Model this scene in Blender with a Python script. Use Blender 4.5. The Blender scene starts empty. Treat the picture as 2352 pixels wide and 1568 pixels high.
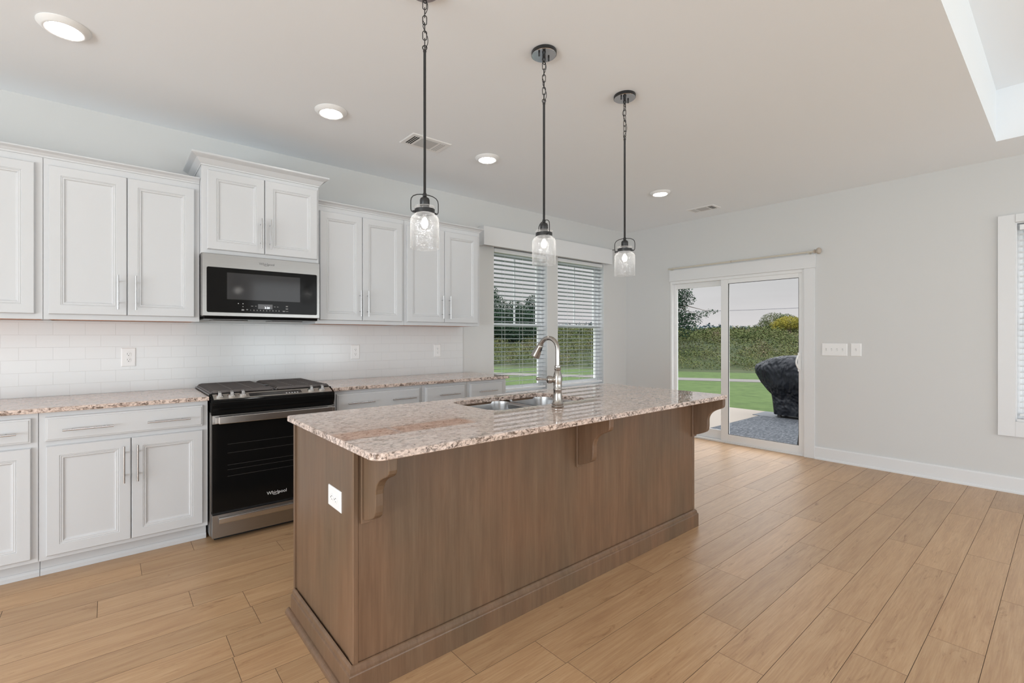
import bpy, bmesh, math, random
from mathutils import Vector, Matrix
from mathutils.geometry import tessellate_polygon
PI = math.pi
sc = bpy.context.scene
col = sc.collection
random.seed(7)

# ------------------------------------------------------------------ camera
TH = 0.8976            # heading of the lens, measured from the long kitchen wall (+X)
F = 1077.49            # focal length in pixels of a 2352 px wide frame
EYE = 1.2738
cam_d = bpy.data.cameras.new('camera')
cam = bpy.data.objects.new('camera', cam_d)
col.objects.link(cam)
cam.location = (0, 0, EYE)
cam.rotation_euler = (PI/2, 0, TH - PI/2)
cam_d.sensor_width = 36
cam_d.sensor_fit = 'HORIZONTAL'
cam_d.lens = 36*F/2352
cam_d.shift_x = (1176-1111.88)/2352
cam_d.shift_y = -(784-772.35)/2352
cam_d.clip_start = 0.02
cam_d.clip_end = 600
sc.camera = cam

# ------------------------------------------------------------------ view
sc.view_settings.view_transform = 'Standard'
sc.view_settings.look = 'None'
sc.view_settings.gamma = 1
sc.view_settings.use_curve_mapping = False
sc.view_settings.exposure = 0.17

# ------------------------------------------------------------------ world: an overcast sky, bright overhead, grey at the horizon
w = bpy.data.worlds.new('World'); sc.world = w; w.use_nodes = True
nt = w.node_tree; nt.nodes.clear()
tc = nt.nodes.new('ShaderNodeTexCoord'); sp = nt.nodes.new('ShaderNodeSeparateXYZ')
rp = nt.nodes.new('ShaderNodeValToRGB'); bg = nt.nodes.new('ShaderNodeBackground'); wo = nt.nodes.new('ShaderNodeOutputWorld')
nz = nt.nodes.new('ShaderNodeTexNoise'); mpn = nt.nodes.new('ShaderNodeMapping'); mul = nt.nodes.new('ShaderNodeMix')
mpn.inputs['Scale'].default_value = (2, 2, 14)
nz.inputs['Scale'].default_value = 2.0; nz.inputs['Detail'].default_value = 5
nt.links.new(tc.outputs['Generated'], sp.inputs[0]); nt.links.new(sp.outputs['Z'], rp.inputs[0])
nt.links.new(tc.outputs['Generated'], mpn.inputs[0]); nt.links.new(mpn.outputs[0], nz.inputs[0])
cr = rp.color_ramp
cr.elements[0].position = 0.0; cr.elements[0].color = (.66, .63, .635, 1)
cr.elements[1].position = 1.0; cr.elements[1].color = (4.9, 4.95, 5.0, 1)
for p, c in ((.03, (.61, .59, .595, 1)), (.10, (.55, .545, .548, 1)), (.20, (.58, .575, .585, 1)), (.38, (2.0, 2.05, 2.12, 1)), (.62, (4.0, 4.05, 4.12, 1))):
    e = cr.elements.new(p); e.color = c
mul.data_type = 'RGBA'; mul.blend_type = 'MULTIPLY'; mul.inputs[0].default_value = .22
nt.links.new(rp.outputs[0], mul.inputs[6]); nt.links.new(nz.outputs['Fac'], mul.inputs[7])
nt.links.new(mul.outputs[2], bg.inputs[0]); bg.inputs[1].default_value = 1.12
nt.links.new(bg.outputs[0], wo.inputs[0])

def area_light(name, loc, direction, sx, sy, power, color=(1, 1, 1)):
    l = bpy.data.lights.new(name, 'AREA'); l.shape = 'RECTANGLE'; l.size = sx; l.size_y = sy
    l.energy = power; l.color = color
    o = bpy.data.objects.new(name, l); col.objects.link(o); o.location = loc
    o.rotation_euler = Vector(direction).to_track_quat('-Z', 'Y').to_euler()
    return o
# added fill lights behind openings made up in the unseen walls: level ones, and
# ones tilted up to brighten the ceiling
area_light('fill_light_left', (-4.2, .1, 1.5), (1, 0, -.05), 4.2, 2.0, 66, (.92, .97, 1))
area_light('fill_uplight_left', (-4.45, -.1, .75), (1, -.18, .62), 4.4, 1.1, 136, (.84, .93, 1))
area_light('fill_light_front', (-.6, -4.4, 1.5), (0, 1, -.05), 4.0, 2.0, 26, (.92, .97, 1))
area_light('fill_uplight_front', (-.6, -4.65, .75), (0, 1, .75), 4.2, 1.1, 42, (.84, .93, 1))
area_light('fill_light_front_right', (3.8, -4.4, 1.5), (0, 1, -.05), 2.6, 2.0, 26, (.92, .97, 1))
area_light('fill_uplight_front_right', (3.8, -4.65, .75), (.15, 1, .6), 2.8, 1.1, 46, (.84, .93, 1))

# ------------------------------------------------------------------ main dimensions
W = 3.975       # kitchen wall plane (y)
XF = 5.758      # right wall plane (x)
XL, YF = -4.0, -4.2
H = 2.743

# ------------------------------------------------------------------ materials
def nodes_of(name):
    m = bpy.data.materials.new(name); m.use_nodes = True
    n = m.node_tree; b = n.nodes['Principled BSDF']
    return m, n, b
def mat(name, c, rough=.5, metal=0., spec=.5, coat=0., bump=0., bscale=200.):
    m, n, b = nodes_of(name)
    b.inputs['Base Color'].default_value = (*c, 1)
    b.inputs['Roughness'].default_value = rough; b.inputs['Metallic'].default_value = metal
    b.inputs['Specular IOR Level'].default_value = spec
    if coat: b.inputs['Coat Weight'].default_value = coat; b.inputs['Coat Roughness'].default_value = .05
    t = n.nodes.new('ShaderNodeTexNoise'); t.inputs['Scale'].default_value = bscale
    g = n.nodes.new('ShaderNodeTexCoord'); n.links.new(g.outputs['Object'], t.inputs['Vector'])
    if bump:
        bp = n.nodes.new('ShaderNodeBump'); bp.inputs['Strength'].default_value = bump; bp.inputs['Distance'].default_value = .002
        n.links.new(t.outputs['Fac'], bp.inputs['Height']); n.links.new(bp.outputs[0], b.inputs['Normal'])
    return m
def emit(name, c, s):
    m, n, b = nodes_of(name); b.inputs['Base Color'].default_value = (*c, 1)
    b.inputs['Emission Color'].default_value = (*c, 1); b.inputs['Emission Strength'].default_value = s
    return m
def thin_glass(name, tint=(1, 1, 1), edge=.04, bump=0., facing=False, power=4., top=.85, milk=0.):
    m = bpy.data.materials.new(name); m.use_nodes = True; n = m.node_tree; n.nodes.clear()
    tr = n.nodes.new('ShaderNodeBsdfTransparent'); tr.inputs[0].default_value = (*tint, 1)
    gl = n.nodes.new('ShaderNodeBsdfGlossy'); gl.inputs['Roughness'].default_value = .01
    mx = n.nodes.new('ShaderNodeMixShader'); out = n.nodes.new('ShaderNodeOutputMaterial')
    lw = n.nodes.new('ShaderNodeLayerWeight'); lw.inputs[0].default_value = .3 if facing else .12
    mp = n.nodes.new('ShaderNodeMapRange'); mp.inputs['To Min'].default_value = edge; mp.inputs['To Max'].default_value = top
    n.links.new(lw.outputs['Facing' if facing else 'Fresnel'], mp.inputs[0])
    if facing:
        pw = n.nodes.new('ShaderNodeMath'); pw.operation = 'POWER'; pw.inputs[1].default_value = power
        n.links.new(lw.outputs['Facing'], pw.inputs[0]); n.links.new(pw.outputs[0], mp.inputs[0])
    n.links.new(mp.outputs[0], mx.inputs[0]); n.links.new(tr.outputs[0], mx.inputs[1]); n.links.new(gl.outputs[0], mx.inputs[2])
    if milk:
        tl = n.nodes.new('ShaderNodeBsdfTranslucent'); tl.inputs[0].default_value = (1, 1, 1, 1); m2 = n.nodes.new('ShaderNodeMixShader')
        df_ = n.nodes.new('ShaderNodeBsdfDiffuse'); df_.inputs[0].default_value = (1, 1, 1, 1); m3 = n.nodes.new('ShaderNodeMixShader'); m3.inputs[0].default_value = .5
        n.links.new(tl.outputs[0], m3.inputs[1]); n.links.new(df_.outputs[0], m3.inputs[2])
        m2.inputs[0].default_value = milk; n.links.new(gl.outputs[0], m2.inputs[1]); n.links.new(m3.outputs[0], m2.inputs[2]); n.links.new(m2.outputs[0], mx.inputs[2])
    if bump:
        t = n.nodes.new('ShaderNodeTexNoise'); t.inputs['Scale'].default_value = 45; g = n.nodes.new('ShaderNodeTexCoord')
        n.links.new(g.outputs['Object'], t.inputs['Vector'])
        bp = n.nodes.new('ShaderNodeBump'); bp.inputs['Strength'].default_value = bump; bp.inputs['Distance'].default_value = .01
        n.links.new(t.outputs['Fac'], bp.inputs['Height']); n.links.new(bp.outputs[0], gl.inputs['Normal'])
    n.links.new(mx.outputs[0], out.inputs[0])
    return m
def ramp(n, stops):
    r = n.nodes.new('ShaderNodeValToRGB'); e = r.color_ramp.elements
    e[0].position, e[0].color = stops[0][0], (*stops[0][1], 1); e[1].position, e[1].color = stops[-1][0], (*stops[-1][1], 1)
    for p, c in stops[1:-1]:
        q = e.new(p); q.color = (*c, 1)
    return r
def mapped(n, scale, rot=(0, 0, 0), loc=(0, 0, 0)):
    g = n.nodes.new('ShaderNodeTexCoord'); m = n.nodes.new('ShaderNodeMapping')
    m.inputs['Scale'].default_value = scale; m.inputs['Rotation'].default_value = rot; m.inputs['Location'].default_value = loc
    n.links.new(g.outputs['Object'], m.inputs[0]); return m
def noise(n, vec, scale, detail=4, rough=.5, dist=0.):
    t = n.nodes.new('ShaderNodeTexNoise'); t.inputs['Scale'].default_value = scale; t.inputs['Detail'].default_value = detail
    t.inputs['Roughness'].default_value = rough; t.inputs['Distortion'].default_value = dist
    n.links.new(vec, t.inputs['Vector']); return t
def mixc(n, fac, a, b, mode='MIX'):
    x = n.nodes.new('ShaderNodeMix'); x.data_type = 'RGBA'; x.blend_type = mode
    for s, v in ((x.inputs[0], fac), (x.inputs[6], a), (x.inputs[7], b)):
        if isinstance(v, (int, float)): s.default_value = v
        elif isinstance(v, tuple): s.default_value = (*v, 1)
        else: n.links.new(v, s)
    return x.outputs[2]

M = {}
M['wall'] = mat('wall_paint', (.665, .665, .66), .6, bump=.06, bscale=260)
M['ceil'] = mat('ceiling_paint', (.90, .93, .965), .7, bump=.05, bscale=200)
M['white'] = mat('white_cabinet_paint', (.615, .622, .637), .34)
M['trim'] = mat('white_trim_paint', (.765, .77, .78), .4)
M['vinyl'] = mat('white_vinyl', (.84, .845, .85), .35)
M['plastic'] = mat('white_plastic', (.86, .86, .86), .35)
M['slot'] = mat('dark_slot', (.02, .02, .02), .6)
M['slat'] = mat('shaded_blind_slat', (.36, .395, .425), .5)  # white kitchen slats, their shade against the bright sky put into the colour
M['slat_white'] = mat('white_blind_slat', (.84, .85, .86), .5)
M['black'] = mat('black_metal', (.016, .016, .017), .38)
M['iron'] = mat('grate_iron', (.10, .085, .080), .38)
M['blackgloss'] = mat('black_enamel', (.006, .006, .006), .09, spec=.17)
M['gasket'] = mat('black_gasket', (.01, .01, .01), .6)
M['gap'] = mat('dark_gap', (.03, .03, .03), .8)
M['ply'] = mat('raw_plywood', (.62, .22, .06), .6)
M['ivory'] = mat('ivory_metal', (.62, .58, .50), .4)
M['beige'] = mat('beige_knob', (.50, .43, .36), .5)
M['bulb'] = emit('bulb_glow', (1, .97, .92), 22)
M['lens'] = emit('downlight_lens', (1, .99, .97), 30)
M['rack'] = mat('oven_rack', (.10, .095, .09), .4)
M['display'] = mat('display_window', (.10, .10, .105), .2)
M['digits'] = emit('lit_digits', (.9, .95, 1), 1.2)
M['printed'] = mat('printed_marks', (.62, .62, .62), .5)
M['logo_dark'] = mat('logo_dark', (.10, .10, .10), .4)
M['logo_light'] = mat('logo_light', (.7, .7, .7), .4)
M['vent_grey'] = mat('vent_core', (.55, .55, .55), .6)
M['concrete'] = mat('concrete', (.165, .142, .12), .85, bump=.4, bscale=60)
M['path'] = mat('path_concrete', (.085, .078, .073), .9, bump=.3, bscale=40)
M['wire'] = mat('cable', (.12, .12, .14), .6)
M['bark'] = mat('bark', (.10, .075, .055), .9, bump=.8, bscale=30)
M['mat_dark'] = mat('grill_mat', (.05, .055, .065), .7)
M['glass'] = thin_glass('window_glass', (.985, .99, .99), 0., top=.5)
M['jar'] = thin_glass('seeded_glass', (.97, .97, .97), .09, bump=.9, facing=True, power=2.0, top=1., milk=.55)
M['bulbglass'] = thin_glass('bulb_glass', (.97, .97, .97), .12, facing=True)

def brushed(name, c, rough, axis_scale):
    m, n, b = nodes_of(name); b.inputs['Metallic'].default_value = 1
    mp = mapped(n, axis_scale); t = noise(n, mp.outputs[0], 6, 6, .6)
    r = ramp(n, ((.3, tuple(v*.93 for v in c)), (.7, c))); n.links.new(t.outputs['Fac'], r.inputs[0])
    n.links.new(r.outputs[0], b.inputs['Base Color']); b.inputs['Roughness'].default_value = rough
    bp = n.nodes.new('ShaderNodeBump'); bp.inputs['Strength'].default_value = .04; bp.inputs['Distance'].default_value = .001
    n.links.new(t.outputs['Fac'], bp.inputs['Height']); n.links.new(bp.outputs[0], b.inputs['Normal'])
    return m
M['steel'] = brushed('brushed_steel', (.38, .37, .36), .3, (1, 60, 60))
M['deck'] = mat('deck_steel', (.50, .455, .41), .3, metal=.55)
M['steel_bar'] = brushed('steel_bar', (.60, .59, .58), .26, (1, 40, 40))
M['pull'] = brushed('pull_nickel', (.60, .60, .61), .24, (20, 20, 20))
M['nickel'] = brushed('faucet_nickel', (.40, .375, .35), .17, (30, 30, 2))
M['sink'] = brushed('sink_steel', (.60, .61, .62), .24, (2, 2, 40))

def m_stain():
    m, n, b = nodes_of('stained_maple')
    mp = mapped(n, (9, 9, .7)); t = noise(n, mp.outputs[0], 3.2, 6, .65, .4)
    mp2 = mapped(n, (90, 90, 2.2)); t2 = noise(n, mp2.outputs[0], 2, 4, .7)
    mp3 = mapped(n, (2.2, 2.2, 1.2)); t3 = noise(n, mp3.outputs[0], 1.6, 3, .5)
    r = ramp(n, ((.25, (.136, .080, .047)), (.5, (.170, .104, .062)), (.78, (.210, .134, .083)))); n.links.new(t.outputs['Fac'], r.inputs[0])
    c = mixc(n, .30, r.outputs[0], t2.outputs['Fac'], 'SOFT_LIGHT')
    r3 = ramp(n, ((.35, (.86, .90, .92)), (.65, (1.08, 1.0, .97)))); n.links.new(t3.outputs['Fac'], r3.inputs[0])
    c = mixc(n, 1., c, r3.outputs[0], 'MULTIPLY')
    n.links.new(c, b.inputs['Base Color']); b.inputs['Roughness'].default_value = .38
    return m
M['stain'] = m_stain()

def m_floor():
    m, n, b = nodes_of('oak_planks')
    at = n.nodes.new('ShaderNodeAttribute'); at.attribute_name = 'plank'; at.attribute_type = 'GEOMETRY'
    g = n.nodes.new('ShaderNodeTexCoord'); cb = n.nodes.new('ShaderNodeCombineXYZ'); ad = n.nodes.new('ShaderNodeVectorMath'); ad.operation = 'ADD'
    m7 = n.nodes.new('ShaderNodeMath'); m7.operation = 'MULTIPLY'; m7.inputs[1].default_value = 37.
    n.links.new(at.outputs['Fac'], m7.inputs[0]); n.links.new(m7.outputs[0], cb.inputs[0]); n.links.new(m7.outputs[0], cb.inputs[1])
    n.links.new(g.outputs['Object'], ad.inputs[0]); n.links.new(cb.outputs[0], ad.inputs[1])
    def mp(s):
        q = n.nodes.new('ShaderNodeMapping'); q.inputs['Scale'].default_value = s; n.links.new(ad.outputs[0], q.inputs[0]); return q.outputs[0]
    t1 = noise(n, mp((.9, 11, 1)), 2.2, 5, .62, .6)
    t2 = noise(n, mp((2.2, 60, 1)), 2.5, 5, .7, .3)
    t3 = noise(n, mp((1.1, 5.5, 1)), 3.2, 6, .75, 1.6)
    r1 = ramp(n, ((.25, (.42, .25, .135)), (.5, (.50, .312, .170)), (.75, (.57, .375, .215)))); n.links.new(t1.outputs['Fac'], r1.inputs[0])
    c = mixc(n, .65, r1.outputs[0], t2.outputs['Fac'], 'SOFT_LIGHT')
    rk = ramp(n, ((.30, (.50, .42, .35)), (.36, (.82, .78, .74)), (.42, (1, 1, 1)))); n.links.new(t3.outputs['Fac'], rk.inputs[0])
    c = mixc(n, .8, c, rk.outputs[0], 'MULTIPLY')
    rv = ramp(n, ((0., (.90, .90, .90)), (1., (1.06, 1.05, 1.04)))); n.links.new(at.outputs['Fac'], rv.inputs[0])
    c = mixc(n, 1., c, rv.outputs[0], 'MULTIPLY')
    n.links.new(c, b.inputs['Base Color'])
    rr = n.nodes.new('ShaderNodeMapRange'); rr.inputs['To Min'].default_value = .30; rr.inputs['To Max'].default_value = .42
    n.links.new(t2.outputs['Fac'], rr.inputs[0]); n.links.new(rr.outputs[0], b.inputs['Roughness'])
    bp = n.nodes.new('ShaderNodeBump'); bp.inputs['Strength'].default_value = .3; bp.inputs['Distance'].default_value = .002
    n.links.new(t2.outputs['Fac'], bp.inputs['Height']); n.links.new(bp.outputs[0], b.inputs['Normal'])
    return m
M['floor'] = m_floor()
M['seam'] = mat('plank_seam', (.15, .095, .055), .7)

def m_granite():
    m, n, b = nodes_of('pink_granite')
    mp = mapped(n, (1, 1.5, 1.5), (0, 0, .35))
    v = mp.outputs[0]
    t1 = noise(n, v, 36, 6, .74, .9)       # grey-tan mottling
    t2 = noise(n, v, 5.5, 4, .6, .5)       # cloud density
    t3 = noise(n, v, 60, 3, .6, .2)        # dark flecks
    t4 = noise(n, v, 2.6, 3, .5, .8)       # veins
    r1 = ramp(n, ((.39, (.24, .185, .15)), (.46, (.46, .37, .315)), (.515, (.74, .59, .515)), (.64, (.84, .71, .64)))); n.links.new(t1.outputs['Fac'], r1.inputs[0])
    fd = ramp(n, ((.40, (.0, .0, .0)), (.62, (.6, .6, .6)))); n.links.new(t2.outputs['Fac'], fd.inputs[0])
    c = mixc(n, fd.outputs[0], r1.outputs[0], (.80, .64, .56))
    rd = ramp(n, ((.60, (0, 0, 0)), (.66, (1, 1, 1)))); n.links.new(t3.outputs['Fac'], rd.inputs[0])
    gt = ramp(n, ((.47, (0, 0, 0)), (.60, (1, 1, 1)))); n.links.new(t2.outputs['Fac'], gt.inputs[0])
    fk = mixc(n, 1., rd.outputs[0], gt.outputs[0], 'MULTIPLY')
    c = mixc(n, fk, c, (.11, .075, .055))
    rv = ramp(n, ((.46, (0, 0, 0)), (.5, (.38, .38, .38)), (.54, (0, 0, 0)))); n.links.new(t4.outputs['Fac'], rv.inputs[0])
    rr = ramp(n, ((.45, (1, 1, 1)), (.50, (0, 0, 0)))); n.links.new(t1.outputs['Fac'], rr.inputs[0])
    vn = mixc(n, 1., rv.outputs[0], rr.outputs[0], 'MULTIPLY')
    c = mixc(n, vn, c, (.36, .19, .155))
    # sawn edges show the stone's dark crystals more strongly than the polished face
    ge = n.nodes.new('ShaderNodeNewGeometry'); sx = n.nodes.new('ShaderNodeSeparateXYZ'); n.links.new(ge.outputs['True Normal'], sx.inputs[0])
    ab = n.nodes.new('ShaderNodeMath'); ab.operation = 'ABSOLUTE'; n.links.new(sx.outputs['Z'], ab.inputs[0])
    lt = n.nodes.new('ShaderNodeMath'); lt.operation = 'LESS_THAN'; lt.inputs[1].default_value = .5; n.links.new(ab.outputs[0], lt.inputs[0])
    te = noise(n, v, 38, 5, .7, .9); re_ = ramp(n, ((.50, (0, 0, 0)), (.60, (1, 1, 1)))); n.links.new(te.outputs['Fac'], re_.inputs[0])
    ed = mixc(n, 1., re_.outputs[0], lt.outputs[0], 'MULTIPLY')
    c = mixc(n, ed, c, (.13, .09, .07))
    n.links.new(c, b.inputs['Base Color']); b.inputs['Roughness'].default_value = .02
    b.inputs['Specular IOR Level'].default_value = 1.
    return m
M['granite'] = m_granite()

def m_tile():
    m, n, b = nodes_of('subway_tile')
    g = n.nodes.new('ShaderNodeTexCoord'); s = n.nodes.new('ShaderNodeSeparateXYZ'); cb = n.nodes.new('ShaderNodeCombineXYZ')
    n.links.new(g.outputs['Object'], s.inputs[0])
    ax = n.nodes.new('ShaderNodeMath'); ax.inputs[1].default_value = .4316+.077+1.54*4
    az = n.nodes.new('ShaderNodeMath'); az.inputs[1].default_value = -1.2834+.0777*20
    n.links.new(s.outputs['X'], ax.inputs[0]); n.links.new(s.outputs['Z'], az.inputs[0])
    n.links.new(ax.outputs[0], cb.inputs[0]); n.links.new(az.outputs[0], cb.inputs[1])
    br = n.nodes.new('ShaderNodeTexBrick'); br.offset = .5; br.inputs['Scale'].default_value = 1
    br.inputs['Brick Width'].default_value = .154; br.inputs['Row Height'].default_value = .0777
    br.inputs['Mortar Size'].default_value = .0012; br.inputs['Mortar Smooth'].default_value = .3
    br.inputs['Color1'].default_value = (.74, .745, .75, 1); br.inputs['Color2'].default_value = (.73, .735, .74, 1); br.inputs['Mortar'].default_value = (.66, .66, .66, 1)
    n.links.new(cb.outputs[0], br.inputs['Vector']); n.links.new(br.outputs['Color'], b.inputs['Base Color'])
    bp = n.nodes.new('ShaderNodeBump'); bp.invert = True; bp.inputs['Strength'].default_value = .5; bp.inputs['Distance'].default_value = .0015
    n.links.new(br.outputs['Fac'], bp.inputs['Height']); n.links.new(bp.outputs[0], b.inputs['Normal'])
    b.inputs['Roughness'].default_value = .16
    return m
M['tile'] = m_tile()

def m_mottle(name, stops, scale, rough=.9, stretch=(1, 1, 1), detail=6, bump=.0, bd=.02):
    m, n, b = nodes_of(name); mp = mapped(n, stretch); t = noise(n, mp.outputs[0], scale, detail, .65, .3)
    r = ramp(n, stops); n.links.new(t.outputs['Fac'], r.inputs[0]); n.links.new(r.outputs[0], b.inputs['Base Color'])
    b.inputs['Roughness'].default_value = rough; b.inputs['Specular IOR Level'].default_value = .15
    if bump:
        bp = n.nodes.new('ShaderNodeBump'); bp.inputs['Strength'].default_value = bump; bp.inputs['Distance'].default_value = bd
        n.links.new(t.outputs['Fac'], bp.inputs['Height']); n.links.new(bp.outputs[0], b.inputs['Normal'])
    return m
M['lawn'] = m_mottle('lawn_grass', ((.3, (.030, .050, .013)), (.5, (.042, .070, .018)), (.7, (.054, .082, .024))), 3.5, bump=.6)
M['rough'] = m_mottle('rough_grass', ((.3, (.018, .027, .010)), (.5, (.030, .041, .015)), (.7, (.044, .044, .025))), 1.3, bump=.8)
M['leaf_dark'] = m_mottle('leaf_dark', ((.3, (.012, .030, .018)), (.6, (.022, .050, .026)), (.8, (.036, .068, .030))), 1.1)
M['leaf_brush'] = m_mottle('leaf_brush', ((.3, (.026, .040, .015)), (.42, (.058, .078, .026)), (.54, (.092, .100, .038)), (.66, (.105, .082, .054))), .8)
M['leaf_gold'] = m_mottle('leaf_gold', ((.3, (.09, .10, .02)), (.5, (.22, .19, .03)), (.7, (.32, .26, .04))), .9)
M['leaf_hazed'] = m_mottle('leaf_hazed', ((.3, (.040, .066, .080)), (.6, (.052, .080, .092)), (.8, (.062, .092, .088))), .12)  # distance haze mixed into the leaf colour
M['rug'] = m_mottle('rug_weave', ((.35, (.028, .032, .038)), (.5, (.052, .057, .066)), (.65, (.10, .105, .115))), 26, stretch=(.6, 1.6, 1), bump=.4)
M['cover'] = m_mottle('grill_cover', ((.3, (.010, .011, .015)), (.7, (.015, .017, .021))), 3.4, rough=.40, detail=3, bump=1., bd=.22, stretch=(1, 1, .6))
M['bedding'] = m_mottle('clay', ((.3, (.30, .14, .09)), (.7, (.40, .22, .15))), 2)

# ------------------------------------------------------------------ object helpers
def tag(o, label=None, cat=None, group=None, kind=None):
    if label: o['label'] = label
    if cat: o['category'] = cat
    if group: o['group'] = group
    if kind: o['kind'] = kind
    return o
def thing(name, label, cat, loc=(0, 0, 0), group=None, rz=0):
    o = bpy.data.objects.new(name, None); col.objects.link(o); o.location = loc; o.rotation_euler.z = rz
    o.empty_display_size = .05
    return tag(o, label, cat, group)
def copy_tree(o, parent=None):
    c = o.copy(); col.objects.link(c); c.parent = parent
    for ch in list(o.children): copy_tree(ch, c)
    return c

class MB:
    """collects shapes and links them as one mesh object"""
    def __init__(s): s.bm = bmesh.new(); s.smooth = False
    def box(s, x0, x1, y0, y1, z0, z1, m=None):
        vs = [s.bm.verts.new((x, y, z)) for z in (z0, z1) for y in (y0, y1) for x in (x0, x1)]
        if m is not None:
            for v in vs: v.co = m @ v.co
        for f in ((0, 2, 3, 1), (4, 5, 7, 6), (0, 1, 5, 4), (2, 6, 7, 3), (0, 4, 6, 2), (1, 3, 7, 5)):
            s.bm.faces.new([vs[i] for i in f])
        return s
    def quad(s, *p):
        s.bm.faces.new([s.bm.verts.new(q) for q in p]); return s
    def rings(s, rs, cap0=True, cap1=True, close=False):
        R = [[s.bm.verts.new(p) for p in r] for r in rs]; n = len(R[0])
        pairs = list(zip(R, R[1:])) + ([(R[-1], R[0])] if close else [])
        for a, b in pairs:
            for i in range(n):
                j = (i+1) % n; s.bm.faces.new((a[i], a[j], b[j], b[i]))
        if not close:
            if cap0: s.bm.faces.new(R[0][::-1])
            if cap1: s.bm.faces.new(R[-1])
        return s
    def lathe(s, prof, c=(0, 0, 0), n=32, m=None, cap0=True, cap1=True):
        rs = []
        for r, z in prof:
            ring = [Vector((c[0]+max(r, 1e-5)*math.cos(2*PI*i/n), c[1]+max(r, 1e-5)*math.sin(2*PI*i/n), c[2]+z)) for i in range(n)]
            if m is not None: ring = [m @ v for v in ring]
            rs.append(ring)
        s.rings(rs, cap0, cap1); s.smooth = True; return s
    def tube(s, pts, r, n=10, closed=False, caps=True):
        pts = [Vector(p) for p in pts]; k = len(pts); rad = r if isinstance(r, (list, tuple)) else [r]*k
        rs = []; up = None
        for i, p in enumerate(pts):
            if closed: t = (pts[(i+1) % k]-pts[i-1])
            else: t = pts[min(i+1, k-1)]-pts[max(i-1, 0)]
            t.normalize()
            if up is None:
                up = Vector((0, 0, 1)) if abs(t.z) < .9 else Vector((1, 0, 0))
            a = t.cross(up)
            if a.length < 1e-4: a = t.cross(Vector((0, 1, 0)))
            a.normalize(); b = a.cross(t).normalized(); up = b
            rs.append([p+rad[i]*(math.cos(2*PI*j/n)*a+math.sin(2*PI*j/n)*b) for j in range(n)])
        s.rings(rs, caps, caps, closed); s.smooth = True; return s
    def prism(s, prof, x0, x1, axis='x'):
        """profile of (a,b) swept along an axis: x -> (y,z), y -> (x,z), z -> (x,y)"""
        def P(t, a, b): return {'x': (t, a, b), 'y': (a, t, b), 'z': (a, b, t)}[axis]
        s.rings([[P(x0, a, b) for a, b in prof], [P(x1, a, b) for a, b in prof]]); return s
    def front(s, x0, x1, z0, z1, y, steps, back):
        """panelled front facing -Y: steps = (inset, proudness) from the rim inwards"""
        rs = [[(x0, y+back, z0), (x1, y+back, z0), (x1, y+back, z1), (x0, y+back, z1)]]
        for i, d in steps: rs.append([(x0+i, y-d, z0+i), (x1-i, y-d, z0+i), (x1-i, y-d, z1-i), (x0+i, y-d, z1-i)])
        s.rings(rs); return s
    def build(s, name, m, parent=None, bevel=0, seg=2, smooth=None, loc=None):
        bmesh.ops.recalc_face_normals(s.bm, faces=s.bm.faces)
        me = bpy.data.meshes.new(name); s.bm.to_mesh(me); s.bm.free()
        o = bpy.data.objects.new(name, me); col.objects.link(o)
        for mm in (m if isinstance(m, (list, tuple)) else [m]): me.materials.append(mm)
        if s.smooth if smooth is None else smooth:
            for p in me.polygons: p.use_smooth = True
            e = o.modifiers.new('split', 'EDGE_SPLIT'); e.split_angle = math.radians(38)
        if bevel:
            b = o.modifiers.new('bevel', 'BEVEL'); b.width = bevel; b.segments = seg; b.limit_method = 'ANGLE'; b.angle_limit = math.radians(40)
        if parent: o.parent = parent
        if loc: o.location = loc
        return o
def box(name, m, x0, x1, y0, y1, z0, z1, parent=None, bevel=0, seg=2):
    return MB().box(x0, x1, y0, y1, z0, z1).build(name, m, parent, bevel, seg)
def rrect(x0, x1, y0, y1, r, z=None, seg=6, inset=0):
    x0 += inset; x1 -= inset; y0 += inset; y1 -= inset
    rr = r if isinstance(r, (list, tuple)) else [r]*4
    out = []
    for (cx, cy, a0, q) in ((x0, y0, PI, 0), (x1, y0, 1.5*PI, 1), (x1, y1, 0, 2), (x0, y1, .5*PI, 3)):
        rd = max(rr[q]-inset, .0005) if inset >= 0 else rr[q]-inset
        sx = 1 if cx == x0 else -1; sy = 1 if cy == y0 else -1
        for k in range(seg+1):
            a = a0+.5*PI*k/seg
            p = (cx+sx*rd+rd*math.cos(a), cy+sy*rd+rd*math.sin(a))
            out.append(p if z is None else (*p, z))
    return out
def lettering(text, size, m, parent, loc, rot, name='logo', extrude=.0004, shear=0):
    cu = bpy.data.curves.new(name, 'FONT'); cu.body = text; cu.size = size; cu.align_x = 'CENTER'; cu.align_y = 'CENTER'; cu.extrude = extrude; cu.shear = shear
    t = bpy.data.objects.new(name+'_curve', cu); col.objects.link(t)
    dg = bpy.context.evaluated_depsgraph_get(); dg.update()
    me = bpy.data.meshes.new_from_object(t.evaluated_get(dg)); bpy.data.objects.remove(t)
    o = bpy.data.objects.new(name, me); me.materials.clear(); me.materials.append(m); col.objects.link(o)
    o.location = loc; o.rotation_euler = rot; o.parent = parent
    return o

# ------------------------------------------------------------------ room shell
def struct(o): o['kind'] = 'structure'; return o
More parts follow.
